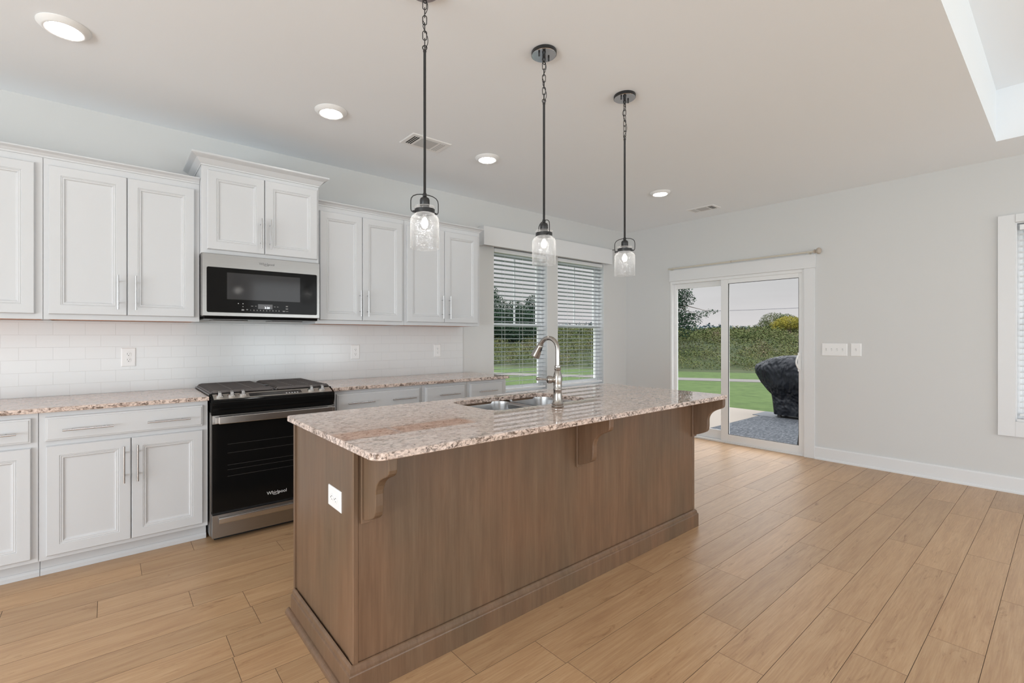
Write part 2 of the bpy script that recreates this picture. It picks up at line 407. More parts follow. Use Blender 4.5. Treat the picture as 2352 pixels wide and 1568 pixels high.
# floor planks: .1693 m courses running along the kitchen wall, with the butt joints where they lie
PITCH = .1693
joint = {0: 2.34, 1: 2.64, 2: 1.92, 3: 3.34, 4: 3.80, 5: 2.59, 7: 4.20, 12: .518, 13: .308, 14: -.046, 15: .81, 16: .133}
bm = bmesh.new(); lay = bm.faces.layers.float.new('plank'); rnd = random.Random(11)
k = math.floor((YF-.385)/PITCH)
while .385+k*PITCH < W:
    y0 = max(.385+k*PITCH, YF); y1 = min(y0+PITCH if .385+k*PITCH >= YF else .385+(k+1)*PITCH, W)
    j = joint.get(k, rnd.uniform(0, 1.2)) % 1.2
    x = XL - (1.2-j) ; x = j-1.2*math.ceil((j-XL)/1.2)
    while x < XF:
        a, b = max(x, XL), min(x+1.2, XF)
        if b-a > .01:
            g = .0010
            f0 = [bm.verts.new(p) for p in ((a, y0, -.002), (b, y0, -.002), (b, y1, -.002), (a, y1, -.002))]
            f1 = [bm.verts.new(p) for p in ((a+g, y0+g, 0), (b-g, y0+g, 0), (b-g, y1-g, 0), (a+g, y1-g, 0))]
            val = rnd.random()
            f = bm.faces.new(f1); f[lay] = val
            for i in range(4):
                q = bm.faces.new((f0[i], f0[(i+1) % 4], f1[(i+1) % 4], f1[i])); q[lay] = val; q.material_index = 1
        x += 1.2
    k += 1
for f in ([(XL, YF, -.002), (XF, YF, -.002), (XF, W, -.002), (XL, W, -.002)],):
    q = bm.faces.new([bm.verts.new(p) for p in f]); q.material_index = 1
q = bm.faces.new([bm.verts.new(p) for p in ((XL, YF, -.2), (XL, W, -.2), (XF, W, -.2), (XF, YF, -.2))]); q.material_index = 1
me = bpy.data.meshes.new('floor'); bm.to_mesh(me); bm.free(); me.materials.append(M['floor']); me.materials.append(M['seam'])
o = bpy.data.objects.new('floor', me); col.objects.link(o); struct(o)

# ceiling with the raised tray over the living side
TY, TX0, TX1, TY0, TZ = .358, .35, 5.226, -3.6, 3.13
c = MB()
c.box(XL, XF, TY, W, H, H+.05); c.box(XL, TX0, YF, TY, H, H+.05); c.box(TX1, XF, YF, TY, H, H+.05); c.box(TX0, TX1, YF, TY0, H, H+.05)
c.box(TX0-.05, TX1+.05, TY, TY+.05, H+.05, TZ); c.box(TX0-.05, TX1+.05, TY0-.05, TY0, H+.05, TZ)
c.box(TX0-.05, TX0, TY0, TY, H+.05, TZ); c.box(TX1, TX1+.05, TY0, TY, H+.05, TZ)
c.box(TX0-.05, TX1+.05, TY0-.05, TY+.05, TZ, TZ+.05)
struct(c.build('ceiling', M['ceil']))

# openings
WA = (3.30, 4.158); WB = (4.33, 5.258); WZ = (.62, 2.27)         # kitchen windows, x and z
DY = (1.77, 3.292); DZ = 1.99                                   # sliding door
RY = (-.62, .288); RZ = (.585, 2.20)                             # window on the right wall
T = .16
wb = MB()
wb.box(XL-.15, WA[0], W, W+T, 0, H+.02); wb.box(WA[1], WB[0], W, W+T, 0, H+.02); wb.box(WB[1], XF+T, W, W+T, 0, H+.02)
for a, b in (WA, WB): wb.box(a, b, W, W+T, 0, WZ[0]); wb.box(a, b, W, W+T, WZ[1], H+.02)
struct(wb.build('wall_back', M['wall']))
wr = MB()
wr.box(XF, XF+T, YF-.15, RY[0], 0, H+.02); wr.box(XF, XF+T, RY[1], DY[0], 0, H+.02); wr.box(XF, XF+T, DY[1], W, 0, H+.02)
wr.box(XF, XF+T, RY[0], RY[1], 0, RZ[0]); wr.box(XF, XF+T, RY[0], RY[1], RZ[1], H+.02); wr.box(XF, XF+T, DY[0], DY[1], DZ, H+.02)
struct(wr.build('wall_right', M['wall']))
wl = MB(); wl.box(XL-.15, XL, YF-.15, -2.0, 0, H+.02); wl.box(XL-.15, XL, 2.2, W, 0, H+.02); wl.box(XL-.15, XL, -2.0, 2.2, 0, .25); wl.box(XL-.15, XL, -2.0, 2.2, 2.5, H+.02)
struct(wl.build('wall_left', M['wall']))
wf = MB(); wf.box(XL, -2.6, YF-.15, YF, 0, H+.02); wf.box(1.4, 2.4, YF-.15, YF, 0, H+.02); wf.box(5.2, XF, YF-.15, YF, 0, H+.02); wf.box(2.4, 5.2, YF-.15, YF, 0, .25); wf.box(2.4, 5.2, YF-.15, YF, 2.5, H+.02); wf.box(-2.6, 1.4, YF-.15, YF, 0, .25); wf.box(-2.6, 1.4, YF-.15, YF, 2.5, H+.02)
struct(wf.build('wall_front', M['wall']))

# baseboards
bb = MB()
prof = [(XF, 0), (XF-.028, 0), (XF-.028, .012), (XF-.022, .02), (XF-.016, .022), (XF-.016, .118), (XF-.012, .130), (XF, .130)]
bb.prism(prof, YF+.01, 1.674, 'y'); struct(bb.build('baseboard_right', M['trim']))
bb = MB(); bb.prism([(x+(.0), z) for x, z in prof], 3.31, W-.001, 'y'); struct(bb.build('baseboard_right_corner', M['trim']))
bb = MB(); bb.prism([(W-(XF-a), b) for a, b in prof], 2.99, XF-.03, 'x'); struct(bb.build('baseboard_back', M['trim']))

# ------------------------------------------------------------------ windows, blinds
def double_hung(name, a0, a1, z0, z1, axis, muntins=True):
    """vinyl double-hung window set deep in its opening; axis 'x': in the back wall, 'y': in the right wall"""
    def bx(mb, u0, u1, d0, d1, q0, q1):
        if axis == 'x': mb.box(u0, u1, W+d0, W+d1, q0, q1)
        else: mb.box(XF+d0, XF+d1, u0, u1, q0, q1)
    f = MB(); g = .035
    bx(f, a0+.001, a0+g, .075, .155, z0+.001, z1-.001); bx(f, a1-g, a1-.001, .075, .155, z0+.001, z1-.001)
    bx(f, a0+g, a1-g, .075, .155, z1-g, z1-.001); bx(f, a0+g, a1-g, .075, .155, z0+.001, z0+g+.012)
    fr = f.build(name, M['vinyl'], None, .002); struct(fr)
    mid = 1.405
    for nm, q0, q1, d in (('upper_sash', mid-.02, z1-g, .115), ('lower_sash', z0+g+.012, mid+.02, .085)):
        s = MB(); r = .038
        bx(s, a0+g, a0+g+r, d, d+.028, q0, q1); bx(s, a1-g-r, a1-g, d, d+.028, q0, q1)
        bx(s, a0+g+r, a1-g-r, d, d+.028, q0, q0+r); bx(s, a0+g+r, a1-g-r, d, d+.028, q1-r, q1)
        if nm == 'upper_sash' and muntins:
            c_ = (a0+a1)/2; bx(s, c_-.009, c_+.009, d+.006, d+.022, q0+r, q1-r)
        so = s.build(nm, M['vinyl'], fr, .002)
        p = MB(); bx(p, a0+g+r, a1-g-r, d+.013, d+.015, q0+r, q1-r); p.build('pane', M['glass'], so)
    # reveal boards lining the opening
    rv = MB(); t = .008
    bx(rv, a0, a0+t, .0, .075, z0+.001, z1-.001); bx(rv, a1-t, a1, .0, .075, z0+.001, z1-.001)
    bx(rv, a0+t, a1-t, .0, .075, z1-t, z1-.001); bx(rv, a0+t, a1-t, -.012, .075, z0+.001, z0+.02)
    rv.build('reveal', M['trim'], fr)
    return fr
double_hung('window_1', WA[0], WA[1], *WZ, 'x')
double_hung('window_2', WB[0], WB[1], *WZ, 'x')
double_hung('window_3', RY[0], RY[1], *RZ, 'y', False)

def blind(label, a0, a1, z0, z1, axis, group):
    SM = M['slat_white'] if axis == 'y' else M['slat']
    t = thing('window_blind', label, 'blind', ((a0+a1)/2, W+.035, z0) if axis == 'x' else (XF+.035, (a0+a1)/2, z0), group)
    L = (a1-a0)/2-.012; hh = z1-z0
    def R(o):
        if axis == 'y': o.rotation_euler.z = -PI/2
        return o
    R(MB().box(-L, L, -.026, .026, hh-.052, hh-.009).build('headrail', M['slat_white'], t, .003))
    s = MB(); p = .0487; nsl = int((hh-.1)/p); wd = .024
    tilt = math.radians(-10)
    for i in range(nsl):
        z = hh-.085-i*p
        m = Matrix.Translation((0, 0, z)) @ Matrix.Rotation(tilt, 4, 'X')
        ring = []
        prof = [(-wd, -.0012), (0, .0022), (wd, -.0012), (wd, -.0040), (0, -.0008), (-wd, -.0040)]
        s.rings([[m @ Vector((-L, a, b)) for a, b in prof], [m @ Vector((L, a, b)) for a, b in prof]])
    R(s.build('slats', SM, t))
    R(MB().box(-L, L, -.02, .02, .022, .042).build('bottom_rail', M['slat_white'], t, .003))
    for q in (-.62, 0.05, .62):
        cd = MB(); cd.tube([(q*L, -.026, .03), (q*L, -.026, hh-.05)], .0011, 5); cd.tube([(q*L, .026, .03), (q*L, .026, hh-.05)], .0011, 5)
        R(cd.build('cord', M['plastic'], t))
    return t
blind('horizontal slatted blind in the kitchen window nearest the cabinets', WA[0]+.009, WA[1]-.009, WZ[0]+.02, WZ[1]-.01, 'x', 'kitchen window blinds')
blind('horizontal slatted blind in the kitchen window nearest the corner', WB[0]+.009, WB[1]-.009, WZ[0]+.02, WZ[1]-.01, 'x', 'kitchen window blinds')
b3 = blind('white blind in the window at the right edge of the photo', RY[0]+.009, RY[1]-.009, RZ[0]+.02, RZ[1]-.01, 'y', None)

# box valance over the kitchen windows
v = thing('window_valance', 'long plain white box valance over the two kitchen windows', 'valance', (4.2, W, 2.246))
m_ = MB(); m_.box(-1.11, 1.11, -.10, -.082, 0, .20); m_.box(-1.11, -1.092, -.082, -.001, 0, .20); m_.box(1.092, 1.11, -.082, -.001, 0, .20)
m_.build('valance_board', M['trim'], v, .0015)
MB().box(-1.092, 1.092, -.082, -.001, .182, .2).build('valance_top', M['trim'], v)
br_ = thing('curtain_bracket', 'tiny black metal curtain bracket at the right end of the valance', 'bracket', (5.40, W, 2.47))
bq = MB(); bq.box(-.05, .055, -.012, -.001, -.004, .004); bq.tube([(.035, -.01, 0), (.035, -.05, -.005), (.035, -.055, -.035)], .004, 6); bq.tube([(.035, -.055, -.028), (.035, -.055, -.048)], .008, 8)
bq.build('bracket_arm', M['black'], br_)

# casing of the window on the right wall
t3 = MB(); cw = .097
t3.box(XF-.018, XF-.0005, RY[1], RY[1]+cw, RZ[0]-.125, RZ[1]+.065); t3.box(XF-.018, XF-.0005, RY[0]-cw, RY[0], RZ[0]-.125, RZ[1]+.065)
t3.box(XF-.018, XF-.0005, RY[0], RY[1], RZ[0]-.125, RZ[0]); t3.box(XF-.022, XF-.0005, RY[0], RY[1], RZ[1], RZ[1]+.065)
struct(t3.build('trim_1', M['trim'], None, .0015))

# ------------------------------------------------------------------ sliding door
dr = MB()
dr.box(XF-.020, XF-.0005, DY[0]-.096, DY[0], 0, DZ)                                  # right casing
dr.box(XF-.026, XF-.0005, DY[0]-.103, DY[1]+.004, DZ, DZ+.143)                        # head casing
struct(dr.build('trim_2', M['trim'], None, .0015))
fm = MB(); j = .055
fm.box(XF-.004, XF+.13, DY[0], DY[0]+.022, 0, DZ); fm.box(XF-.004, XF+.13, DY[1]-.022, DY[1], 0, DZ)
fm.box(XF-.004, XF+.13, DY[0]+.022, DY[1]-.022, DZ-.035, DZ); fm.box(XF-.004, XF+.13, DY[0]+.022, DY[1]-.022, 0.0, .022)
door = fm.build('door_1', M['vinyl'], None, .002); struct(door)
def leaf(nm, y0, y1, x, st0, st1, zb, zt):
    s = MB(); z0, z1 = .022, DZ-.035
    s.box(x, x+.04, y0, y0+st0, z0, z1); s.box(x, x+.04, y1-st1, y1, z0, z1)
    s.box(x, x+.04, y0+st0, y1-st1, z0, zb); s.box(x, x+.04, y0+st0, y1-st1, zt, z1)
    so = s.build(nm, M['vinyl'], door, .002)
    MB().box(x+.018, x+.021, y0+st0, y1-st1, zb, zt).build('pane', M['glass'], so)
    gk = MB(); e = .004
    for yy in ((y0+st0, y0+st0+e), (y1-st1-e, y1-st1)): gk.box(x+.004, x+.017, yy[0], yy[1], zb, zt)
    gk.box(x+.004, x+.017, y0+st0, y1-st1, zb, zb+e); gk.box(x+.004, x+.017, y0+st0, y1-st1, zt-e, zt)
    gk.build('gasket', M['gasket'] if nm == 'sliding_panel' else M['vinyl'], so)
    return so
sl = leaf('sliding_panel', 1.793, 2.645, XF+.008, .034, .084, .105, 1.905)
fx = leaf('fixed_panel', 2.60, DY[1]-.023, XF+.058, .05, .03, .13, 1.895)
hd = MB(); hy = 1.818
hd.box(XF-.002, XF+.008, hy-.014, hy+.014, .90, 1.10)
hd.tube([(XF, hy, .925), (XF-.025, hy+.004, .94), (XF-.05, hy+.01, .975), (XF-.055, hy+.012, 1.0), (XF-.05, hy+.01, 1.03), (XF-.025, hy+.004, 1.065), (XF, hy, 1.08)], .009, 8)
hd.build('door_handle', M['plastic'], sl)

# curtain rod
rod = thing('curtain_rod', 'slim ivory curtain rod above the sliding glass door', 'curtain rod', (XF, 2.46, 2.15))
r_ = MB(); r_.tube([(-.06, .83, 0), (-.06, .02, .002), (-.06, -.79, .004)], .0095, 12); r_.build('rod', M['ivory'], rod)
r_ = MB(); r_.tube([(-.06, .04, .002), (-.06, .03, .002)], .012, 12); r_.build('rod_joint', M['beige'], rod)
mrod = Matrix.Translation((-.06, -.79, .004)) @ Matrix.Rotation(PI/2, 4, 'X')
r_ = MB(); r_.lathe([(.012, 0), (.019, .003), (.019, .012), (.012, .016), (.012, .022), (.024, .026), (.032, .036), (.034, .046), (.030, .056), (.018, .063), (0, .065)], m=mrod, n=24); r_.build('finial', M['beige'], rod)
for yy in (-.745, .80):
    r_ = MB(); r_.tube([(0, yy, -.012), (-.06, yy, -.012)], .005, 8); r_.box(-.066, -.054, yy-.006, yy+.006, -.014, -.004); r_.box(-.004, -.0005, yy-.012, yy+.012, -.04, .02); r_.build('rod_bracket', M['ivory'], rod)

# ------------------------------------------------------------------ cabinets
DOOR = [(0, .012), (.0025, .017), (.004, .019), (.052, .019), (.0545, .0165), (.0575, .018), (.061, .0155), (.067, .0155), (.072, .0095), (.078, .0085)]
DRAW = [(0, .012), (.002, .0155), (.009, .0165), (.0105, .019), (.013, .019)]
def pull(parent, x, z, y, length, vertical):
    p = MB(); h = length/2
    if vertical:
        p.tube([(x, y-.032, z-h), (x, y-.032, z+h)], .0052, 12)
        for q in (-h*.62, h*.62): p.tube([(x, y, z+q), (x, y-.032, z+q)], .0042, 8)
    else:
        p.tube([(x-h, y-.032, z), (x+h, y-.032, z)], .0052, 12)
        for q in (-h*.62, h*.62): p.tube([(x+q, y, z), (x+q, y-.032, z)], .0042, 8)
    return p.build('pull', M['pull'], parent)
def fpart(nm, t, x0, x1, z0, z1, y, steps):
    o = MB().front(x0, x1, z0, z1, y, steps, 0).build(nm, M['white'], t)
    return o
def upper_cabinet(label, x0, x1, z0, z1, yf, doors, pulls, dz, under=True):
    t = thing('upper_cabinet', label, 'cabinet', (0, 0, 0), 'white upper cabinets')
    t.location = ((x0+x1)/2, W, z0); ox, oy, oz = t.location
    b = MB()
    yo = yf-oy
    b.box(x0-ox, x1-ox, yo, yo+.019, 0, z1-oz)                       # face frame
    b.box(x0-ox, x0-ox+.015, yo+.019, -.001, .0, z1-oz); b.box(x1-ox-.015, x1-ox, yo+.019, -.001, .0, z1-oz)
    b.box(x0-ox+.015, x1-ox-.015, yo+.019, -.001, .016, z1-oz)
    b.build('body', M['white'], t, .0008, 1)
    if under: box('underside_panel', M['ply'], x0-ox+.016, x1-ox-.016, yo+.02, -.004, .003, .0155, t)
    for i, (a, c) in enumerate(doors):
        d = fpart('cabinet_door', t, a-ox, c-ox, dz[0]-oz, dz[1]-oz, yo, DOOR)
        if i < len(pulls) and pulls[i] is not None:
            pull(d, pulls[i]-ox, dz[0]-oz+.035+.105, yo-.019, .21, True)
    return t
UF = W-.325
upper_cabinet('white wall cabinet cut off by the left edge of the photo', -1.21, -.2985, 1.372, 2.292, UF, [(-1.18, -.77), (-.764, -.331)], [None, None], (1.402, 2.252))
upper_cabinet('tall white two-door wall cabinet left of the microwave', -.2965, .469, 1.372, 2.292, UF, [(-.274, .0815), (.0845, .439)], [.038, .125], (1.402, 2.252))
upper_cabinet('white two-door wall cabinet right of the microwave', 1.241, 2.0105, 1.372, 2.292, UF, [(1.271, 1.6195), (1.6225, 1.988)], [1.596, 1.662], (1.402, 2.252))
upper_cabinet('white two-door wall cabinet nearest the window', 2.0125, 2.851, 1.372, 2.292, UF, [(2.035, 2.4275), (2.4305, 2.819)], [2.398, 2.476], (1.402, 2.252))
MF = W-.40
upper_cabinet('short raised white cabinet directly above the microwave', .4705, 1.2395, 1.826, 2.405, MF, [(.502, .8545), (.8575, 1.226)], [.828, .889], (1.853, 2.378), False)

def crown(name, label, x0, x1, yf, z, s=1., ends=(False, False), ydepth=None):
    """cove crown moulding along the cabinet fronts, mitred returns at open ends"""
    P_ = [(0, 0), (-.004, 0), (-.006, .008), (-.012, .014), (-.024*s, .030*s), (-.042*s, .040*s), (-.047*s, .044*s), (-.047*s, .052*s), (0, .052*s)]
    t = MB(); yb = -.001
    rows = []
    for dy, dz in P_:
        e0 = dy if ends[0] else 0; e1 = -dy if ends[1] else 0
        row = []
        if ends[0]: row.append((x0+e0, W+yb, z+dz))
        row.append((x0+e0, yf+dy, z+dz)); row.append((x1+e1, yf+dy, z+dz))
        if ends[1]: row.append((x1+e1, W+yb, z+dz))
        rows.append(row)
    V = [[t.bm.verts.new(p) for p in r] for r in rows]
    for a, b in zip(V, V[1:]+V[:1]):
        for i in range(len(a)-1):
            t.bm.faces.new((a[i], a[i+1], b[i+1], b[i]))
    t.bm.faces.new([r[0] for r in V]); t.bm.faces.new([r[-1] for r in V][::-1])
    o = t.build(name, M['white'])
    return tag(o, label, 'molding')
crown('crown_molding', 'white crown molding along the tops of the left wall cabinets', -1.21, .468, UF, 2.292, .72, (False, False))
crown('crown_molding', 'white crown molding over the cabinets between microwave and window', 1.2425, 2.851, UF, 2.292, .72, (False, True))
crown('crown_molding', 'high white crown molding capping the raised cabinet above the microwave', .4705, 1.2395, MF, 2.4055, 1.3, (True, True))

BF = W-.612       # base face frame plane
def base_cabinet(label, x0, x1, drawers, doors, dpulls, vpulls, toe=True, pz=.779):
    t = thing('base_cabinet', label, 'cabinet', ((x0+x1)/2, W, 0), 'white base cabinets'); ox, oy = t.location[0], W
    yo = BF-oy
    b = MB(); b.box(x0-ox, x1-ox, yo, yo+.019, .098, .8755); b.box(x0-ox, x0-ox+.016, yo+.019, -.001, .098, .8755); b.box(x1-ox-.016, x1-ox, yo+.019, -.001, .098, .8755)
    b.box(x0-ox+.016, x1-ox-.016, yo+.019, -.001, .098, .116); b.box(x0-ox+.016, x1-ox-.016, -.018, -.001, .116, .8755); b.box(x0-ox+.016, x1-ox-.016, yo+.019, -.018, .84, .8755)
    b.build('body', M['white'], t, .0008, 1)
    tk = MB(); ty = W-.545-oy
    tk.box(x0-ox, x1-ox, ty, ty+.018, .0005, .098)
    tk.prism([(ty, .0005), (ty-.010, .0005), (ty-.010, .022), (ty-.004, .034), (ty, .036)], x0-ox, x1-ox, 'x')
    tk.build('toe_kick', M['white'], t)
    for i, (a, c) in enumerate(drawers):
        d = fpart('drawer_front', t, a-ox, c-ox, .723, .850, yo, DRAW)
        for q0, q1 in dpulls[i]: pull(d, (q0+q1)/2-ox, pz, yo-.019, q1-q0, False)
    for i, (a, c) in enumerate(doors):
        d = fpart('cabinet_door', t, a-ox, c-ox, .121, .697, yo, DOOR)
        if vpulls[i] is not None: pull(d, vpulls[i]-ox, .554, yo-.019, .206, True)
    return t
base_cabinet('white base cabinet cut off by the left edge of the photo', -1.22, -.2925, [(-1.19, -.318)], [(-1.19, -.757), (-.753, -.318)], [[(-.58, -.37)]], [None, None])
base_cabinet('white base cabinet with wide drawer left of the range', -.2905, .476, [(-.266, .449)], [(-.262, .0935), (.0965, .449)], [[(-.196, .016), (.169, .380)]], [.062, .124])
base_cabinet('white base cabinet with two-pull drawer right of the range', 1.262, 2.019, [(1.295, 1.995)], [(1.295, 1.6435), (1.6465, 1.995)], [[(1.369, 1.580), (1.731, 1.943)]], [1.615, 1.675])
base_cabinet('narrow white base cabinet in the middle of the right counter run', 2.021, 2.484, [(2.052, 2.455)], [(2.052, 2.455)], [[(2.169, 2.381)]], [2.085])
base_cabinet('white base cabinet at the window end of the counter', 2.486, 2.945, [(2.513, 2.894)], [(2.513, 2.894)], [[(2.593, 2.803)]], [2.545])

# backsplash and worktops
bs = MB(); bs.box(-1.22, 2.88, W-.0085, W-.0005, .9015, 1.3715)
o = bs.build('backsplash', M['tile']); tag(o, 'glossy white subway tile backsplash behind counters and range', 'backsplash')
def slab(name, label, outer, hole, z0, z1, e=.004):
    """stone slab with eased edges; outer/hole are functions inset -> list of (x,y)"""
    t = MB(); bmx = t.bm
    def ring(f, ins, z): return [bmx.verts.new((x, y, z)) for x, y in f(ins)]
    def wall_(rs):
        for a, b in zip(rs, rs[1:]):
            n = len(a)
            for i in range(n): bmx.faces.new((a[i], a[(i+1) % n], b[(i+1) % n], b[i]))
    O = [ring(outer, e*.6, z0), ring(outer, 0, z0+e*.6), ring(outer, 0, z1-e), ring(outer, e*.3, z1-e*.3), ring(outer, e, z1)]
    wall_(O)
    loops_t = [O[-1]]; loops_b = [O[0]]
    if hole:
        Hh = [ring(hole, 0, z0), ring(hole, 0, z1-e*.5), ring(hole, -e*.5, z1)]
        wall_(Hh); loops_t.append(Hh[-1]); loops_b.append(Hh[0])
    for loops in (loops_t, loops_b):
        flat = [v for l in loops for v in l]
        for tri in tessellate_polygon([[v.co for v in l] for l in loops]):
            try: bmx.faces.new([flat[i] for i in tri])
            except ValueError: pass
    o = t.build(name, M['granite']); return tag(o, label, 'countertop')
CF = W-.642
slab('countertop', 'speckled pink granite countertop left of the range', lambda i: rrect(-1.22, .481, CF, W-.0095, .003, None, 2, i), None, .876, .901)
slab('countertop', 'speckled pink granite countertop between range and window', lambda i: rrect(1.257, 2.965, CF, W-.0095, .003, None, 2, i), None, .876, .901)
IX0, IX1, IY0, IY1 = .6486, 3.093, 1.37, 2.308
SX0, SX1, SY0, SY1 = 1.50, 2.25, 1.80, 2.212
slab('island_countertop', 'large pink and grey granite island top with sink cutout', lambda i: rrect(IX0, IX1, IY0, IY1, [.05, .03, .02, .02], None, 8, i),
     lambda i: rrect(SX0, SX1, SY0, SY1, .085, None, 8, i), .876, .901)

# ------------------------------------------------------------------ kitchen island
isl = thing('kitchen_island', 'brown stained wood kitchen island base with three corbels', 'kitchen island', (1.87, 1.93, 0))
ix, iy = 1.87, 1.93
PX0, PX1, PY0, PY1 = .672, 3.078, 1.59, 2.262
b = MB()   # hollow carcass, open at the top so that the sink bowls hang inside
b.box(PX0+.004-ix, PX0+.02-ix, PY0+.012-iy, PY1-.02-iy, .0005, .8755)
b.box(PX1-.02-ix, PX1-.004-ix, PY0+.012-iy, PY1-.02-iy, .0005, .8755)
b.box(PX0+.02-ix, PX1-.02-ix, PY1-.04-iy, PY1-.02-iy, .1, .8755)
b.build('carcass', M['stain'], isl)
MB().box(PX0+.022-ix, PX1-.022-ix, PY0-iy, PY0+.012-iy, .0005, .8755).build('front_panel', M['stain'], isl)
for x0 in (PX0, PX1-.022):
    cp = MB(); cp.prism([(x0-ix, PY0-iy+.03), (x0-ix, PY0-iy+.002), (x0-ix+.003, PY0-iy-.004), (x0-ix+.018, PY0-iy-.004), (x0-ix+.022, PY0-iy), (x0-ix+.022, PY0-iy+.03)], .0005, .8755, 'z')
    cp.build('corner_post', M['stain'], isl)
MB().box(PX0-.004-ix, PX0+.019-ix, PY1-.02-iy, PY1-iy, .1, .8755).box(PX0+.019-ix, PX1-ix, PY1-.02-iy, PY1-iy, .1, .8755).build('face_frame', M['stain'], isl, .001)
for i in range(6):
    a = PX0+.03+i*(PX1-PX0-.06)/6
    MB().box(a+.004-ix, a+(PX1-PX0-.06)/6-.004-ix, PY1-iy, PY1+.018-iy, .12, .86).build('cabinet_door', M['stain'], isl, .003)
MB().box(PX0+.02-ix, PX1-.02-ix, PY1-.095-iy, PY1-.08-iy, .0005, .1).build('toe_kick', M['stain'], isl)
# base moulding swept round three sides (front, left end, right end)
def sweep3(prof, x0, x1, yb, yf, name):
    t = MB(); rows = []
    for d, z in prof:
        rows.append([(x0-d-ix, yb-iy, z), (x0-d-ix, yf-d-iy, z), (x1+d-ix, yf-d-iy, z), (x1+d-ix, yb-iy, z)])
    V = [[t.bm.verts.new(p) for p in r] for r in rows]
    for a, b_ in zip(V, V[1:]+V[:1]):
        for i in range(3): t.bm.faces.new((a[i], a[i+1], b_[i+1], b_[i]))
    t.bm.faces.new([r[0] for r in V]); t.bm.faces.new([r[-1] for r in V][::-1])
    return t.build(name, M['stain'], isl)
sweep3([(0, .0005), (.018, .0005), (.018, .082), (.0165, .086), (.012, .089), (.0115, .094), (.0095, .104), (.004, .110), (.0, .112)], PX0-.004, PX1, PY1-.02, PY0-.004, 'base_molding')
sh = MB(); pr = [(PX0-.022-ix, .0005)]+[(PX0-.022-.020*math.cos(a)-ix, .0005+.022*math.sin(a)) for a in [k_*PI/12 for k_ in range(7)]]+[(PX0-.022-ix, .0225)]
sh.prism(pr, PY0-.03-iy, PY1+.0-iy, 'y'); sh.build('shoe_molding', M['stain'], isl)
# corbels
cpro = [(0, 0), (-.012, .002), (-.035, .010), (-.060, .020), (-.078, .030), (-.088, .040), (-.092, .052), (-.094, .075), (-.094, .115), (-.097, .130), (-.104, .146), (-.115, .160),
        (-.130, .172), (-.148, .182), (-.168, .190), (-.182, .197), (-.191, .206), (-.194, .218), (-.194, .258), (0, .258)]
for n_, cx in enumerate((.70, 1.868, 3.040)):
    pl = MB(); wv = .046
    pl.prism([(y+PY0-iy-.012, z+.6175) for y, z in cpro], cx+.008-ix, cx+.008+.032-ix, 'x')
    cbo = pl.build('corbel', M['stain'], isl, .003, 2)
    MB().box(cx-ix, cx+.048-ix, PY0-.013-iy, PY0-iy-.0005, .605, .8752).build('corbel_plate', M['stain'], cbo, .002)

# outlets and switches
def duplex_face(t, mbm, m, gfci=False):
    """t: thing; m: matrix mapping (x right, z up, y into wall) local"""
    pass
def outlet(label, loc, rz, horiz=False, gfci=False, group='white wall outlets', w_=.080, h_=.125):
    t = thing('wall_outlet', label, 'outlet', loc, group, rz)
    def R(o):
        if horiz: o.rotation_euler.y = PI/2
        return o
    R(MB().front(-w_/2, w_/2, -h_/2, h_/2, 0, [(0, .001), (.001, .003), (.005, .0055)], 0).build('plate', M['plastic'], t))
    for s in (-1, 1):
        f = MB()
        if gfci: f.box(-.016, .016, -.0075, -.0055, s*.017-.0145, s*.017+.0145)
        else:
            pr = [(.0165*max(-.86, min(.86, math.cos(a))) if abs(math.cos(a)) > 0 else 0, s*.0195+.0145*math.sin(a)) for a in [k_*PI/10 for k_ in range(20)]]
            f.rings([[(x, -.0054, z) for x, z in pr], [(x, -.0078, z) for x, z in pr]])
        fo = R(f.build('receptacle', M['plastic'], t, .0008, 1))
        sl_ = MB(); zc = s*.0195 if not gfci else s*.019
        sl_.box(-.0072, -.0052, -.0083, -.0076, zc-.001, zc+.0075); sl_.box(.0052, .0070, -.0083, -.0076, zc-.0, zc+.0065)
        sl_.box(-.0022, .0022, -.0083, -.0076, zc-.0095, zc-.0055)
        so = sl_.build('slots', M['slot'], fo)
    MB().box(-.0025, .0025, -.0082, -.0052, -.0025, .0025).build('screw', M['plastic'], t)
    return t
outlet('white duplex outlet on the tiles left of the range', (.098, W-.0086, 1.134), 0)
outlet('white duplex outlet on the tiles right of the range', (1.701, W-.0086, 1.136), 0)
outlet('white outlet on the tiles at the window end of the backsplash', (2.563, W-.0086, 1.132), 0, gfci=True)
outlet('white outlet laid sideways on the left end of the brown island', (PX0+.0035, 1.762, .654), -PI/2, horiz=True, w_=.08, h_=.128)
def switch(label, loc, w_, n, h_=.128):
    t = thing('switch_plate', label, 'light switch', loc, 'switch plates by the sliding door', -PI/2+PI)
    t.rotation_euler.z = PI/2 + PI   # face -X
    MB().front(-w_/2, w_/2, -h_/2, h_/2, 0, [(0, .001), (.001, .003), (.005, .006)], 0).build('plate', M['plastic'], t)
    for i in range(n):
        x = (i-(n-1)/2)*.046
        MB().box(x-.005, x+.005, -.0068, -.006, -.012, .012).build('slot', M['vent_grey'], t)
        tg = MB(); tg.rings([[(x-.0035, -.006, -.005), (x+.0035, -.006, -.005), (x+.0035, -.006, .005), (x-.0035, -.006, .005)], [(x-.0028, -.017, -.010), (x+.0028, -.017, -.010), (x+.0028, -.016, -.004), (x-.0028, -.016, -.004)]])
        tg.build('toggle', M['plastic'], t, .0005, 1)
    return t
switch('white four-toggle switch plate next to the sliding door', (XF-.0005, 1.508, 1.139), .215, 4)
switch('single white switch plate right of the four-toggle plate', (XF-.0005, 1.331, 1.1415), .086, 1)

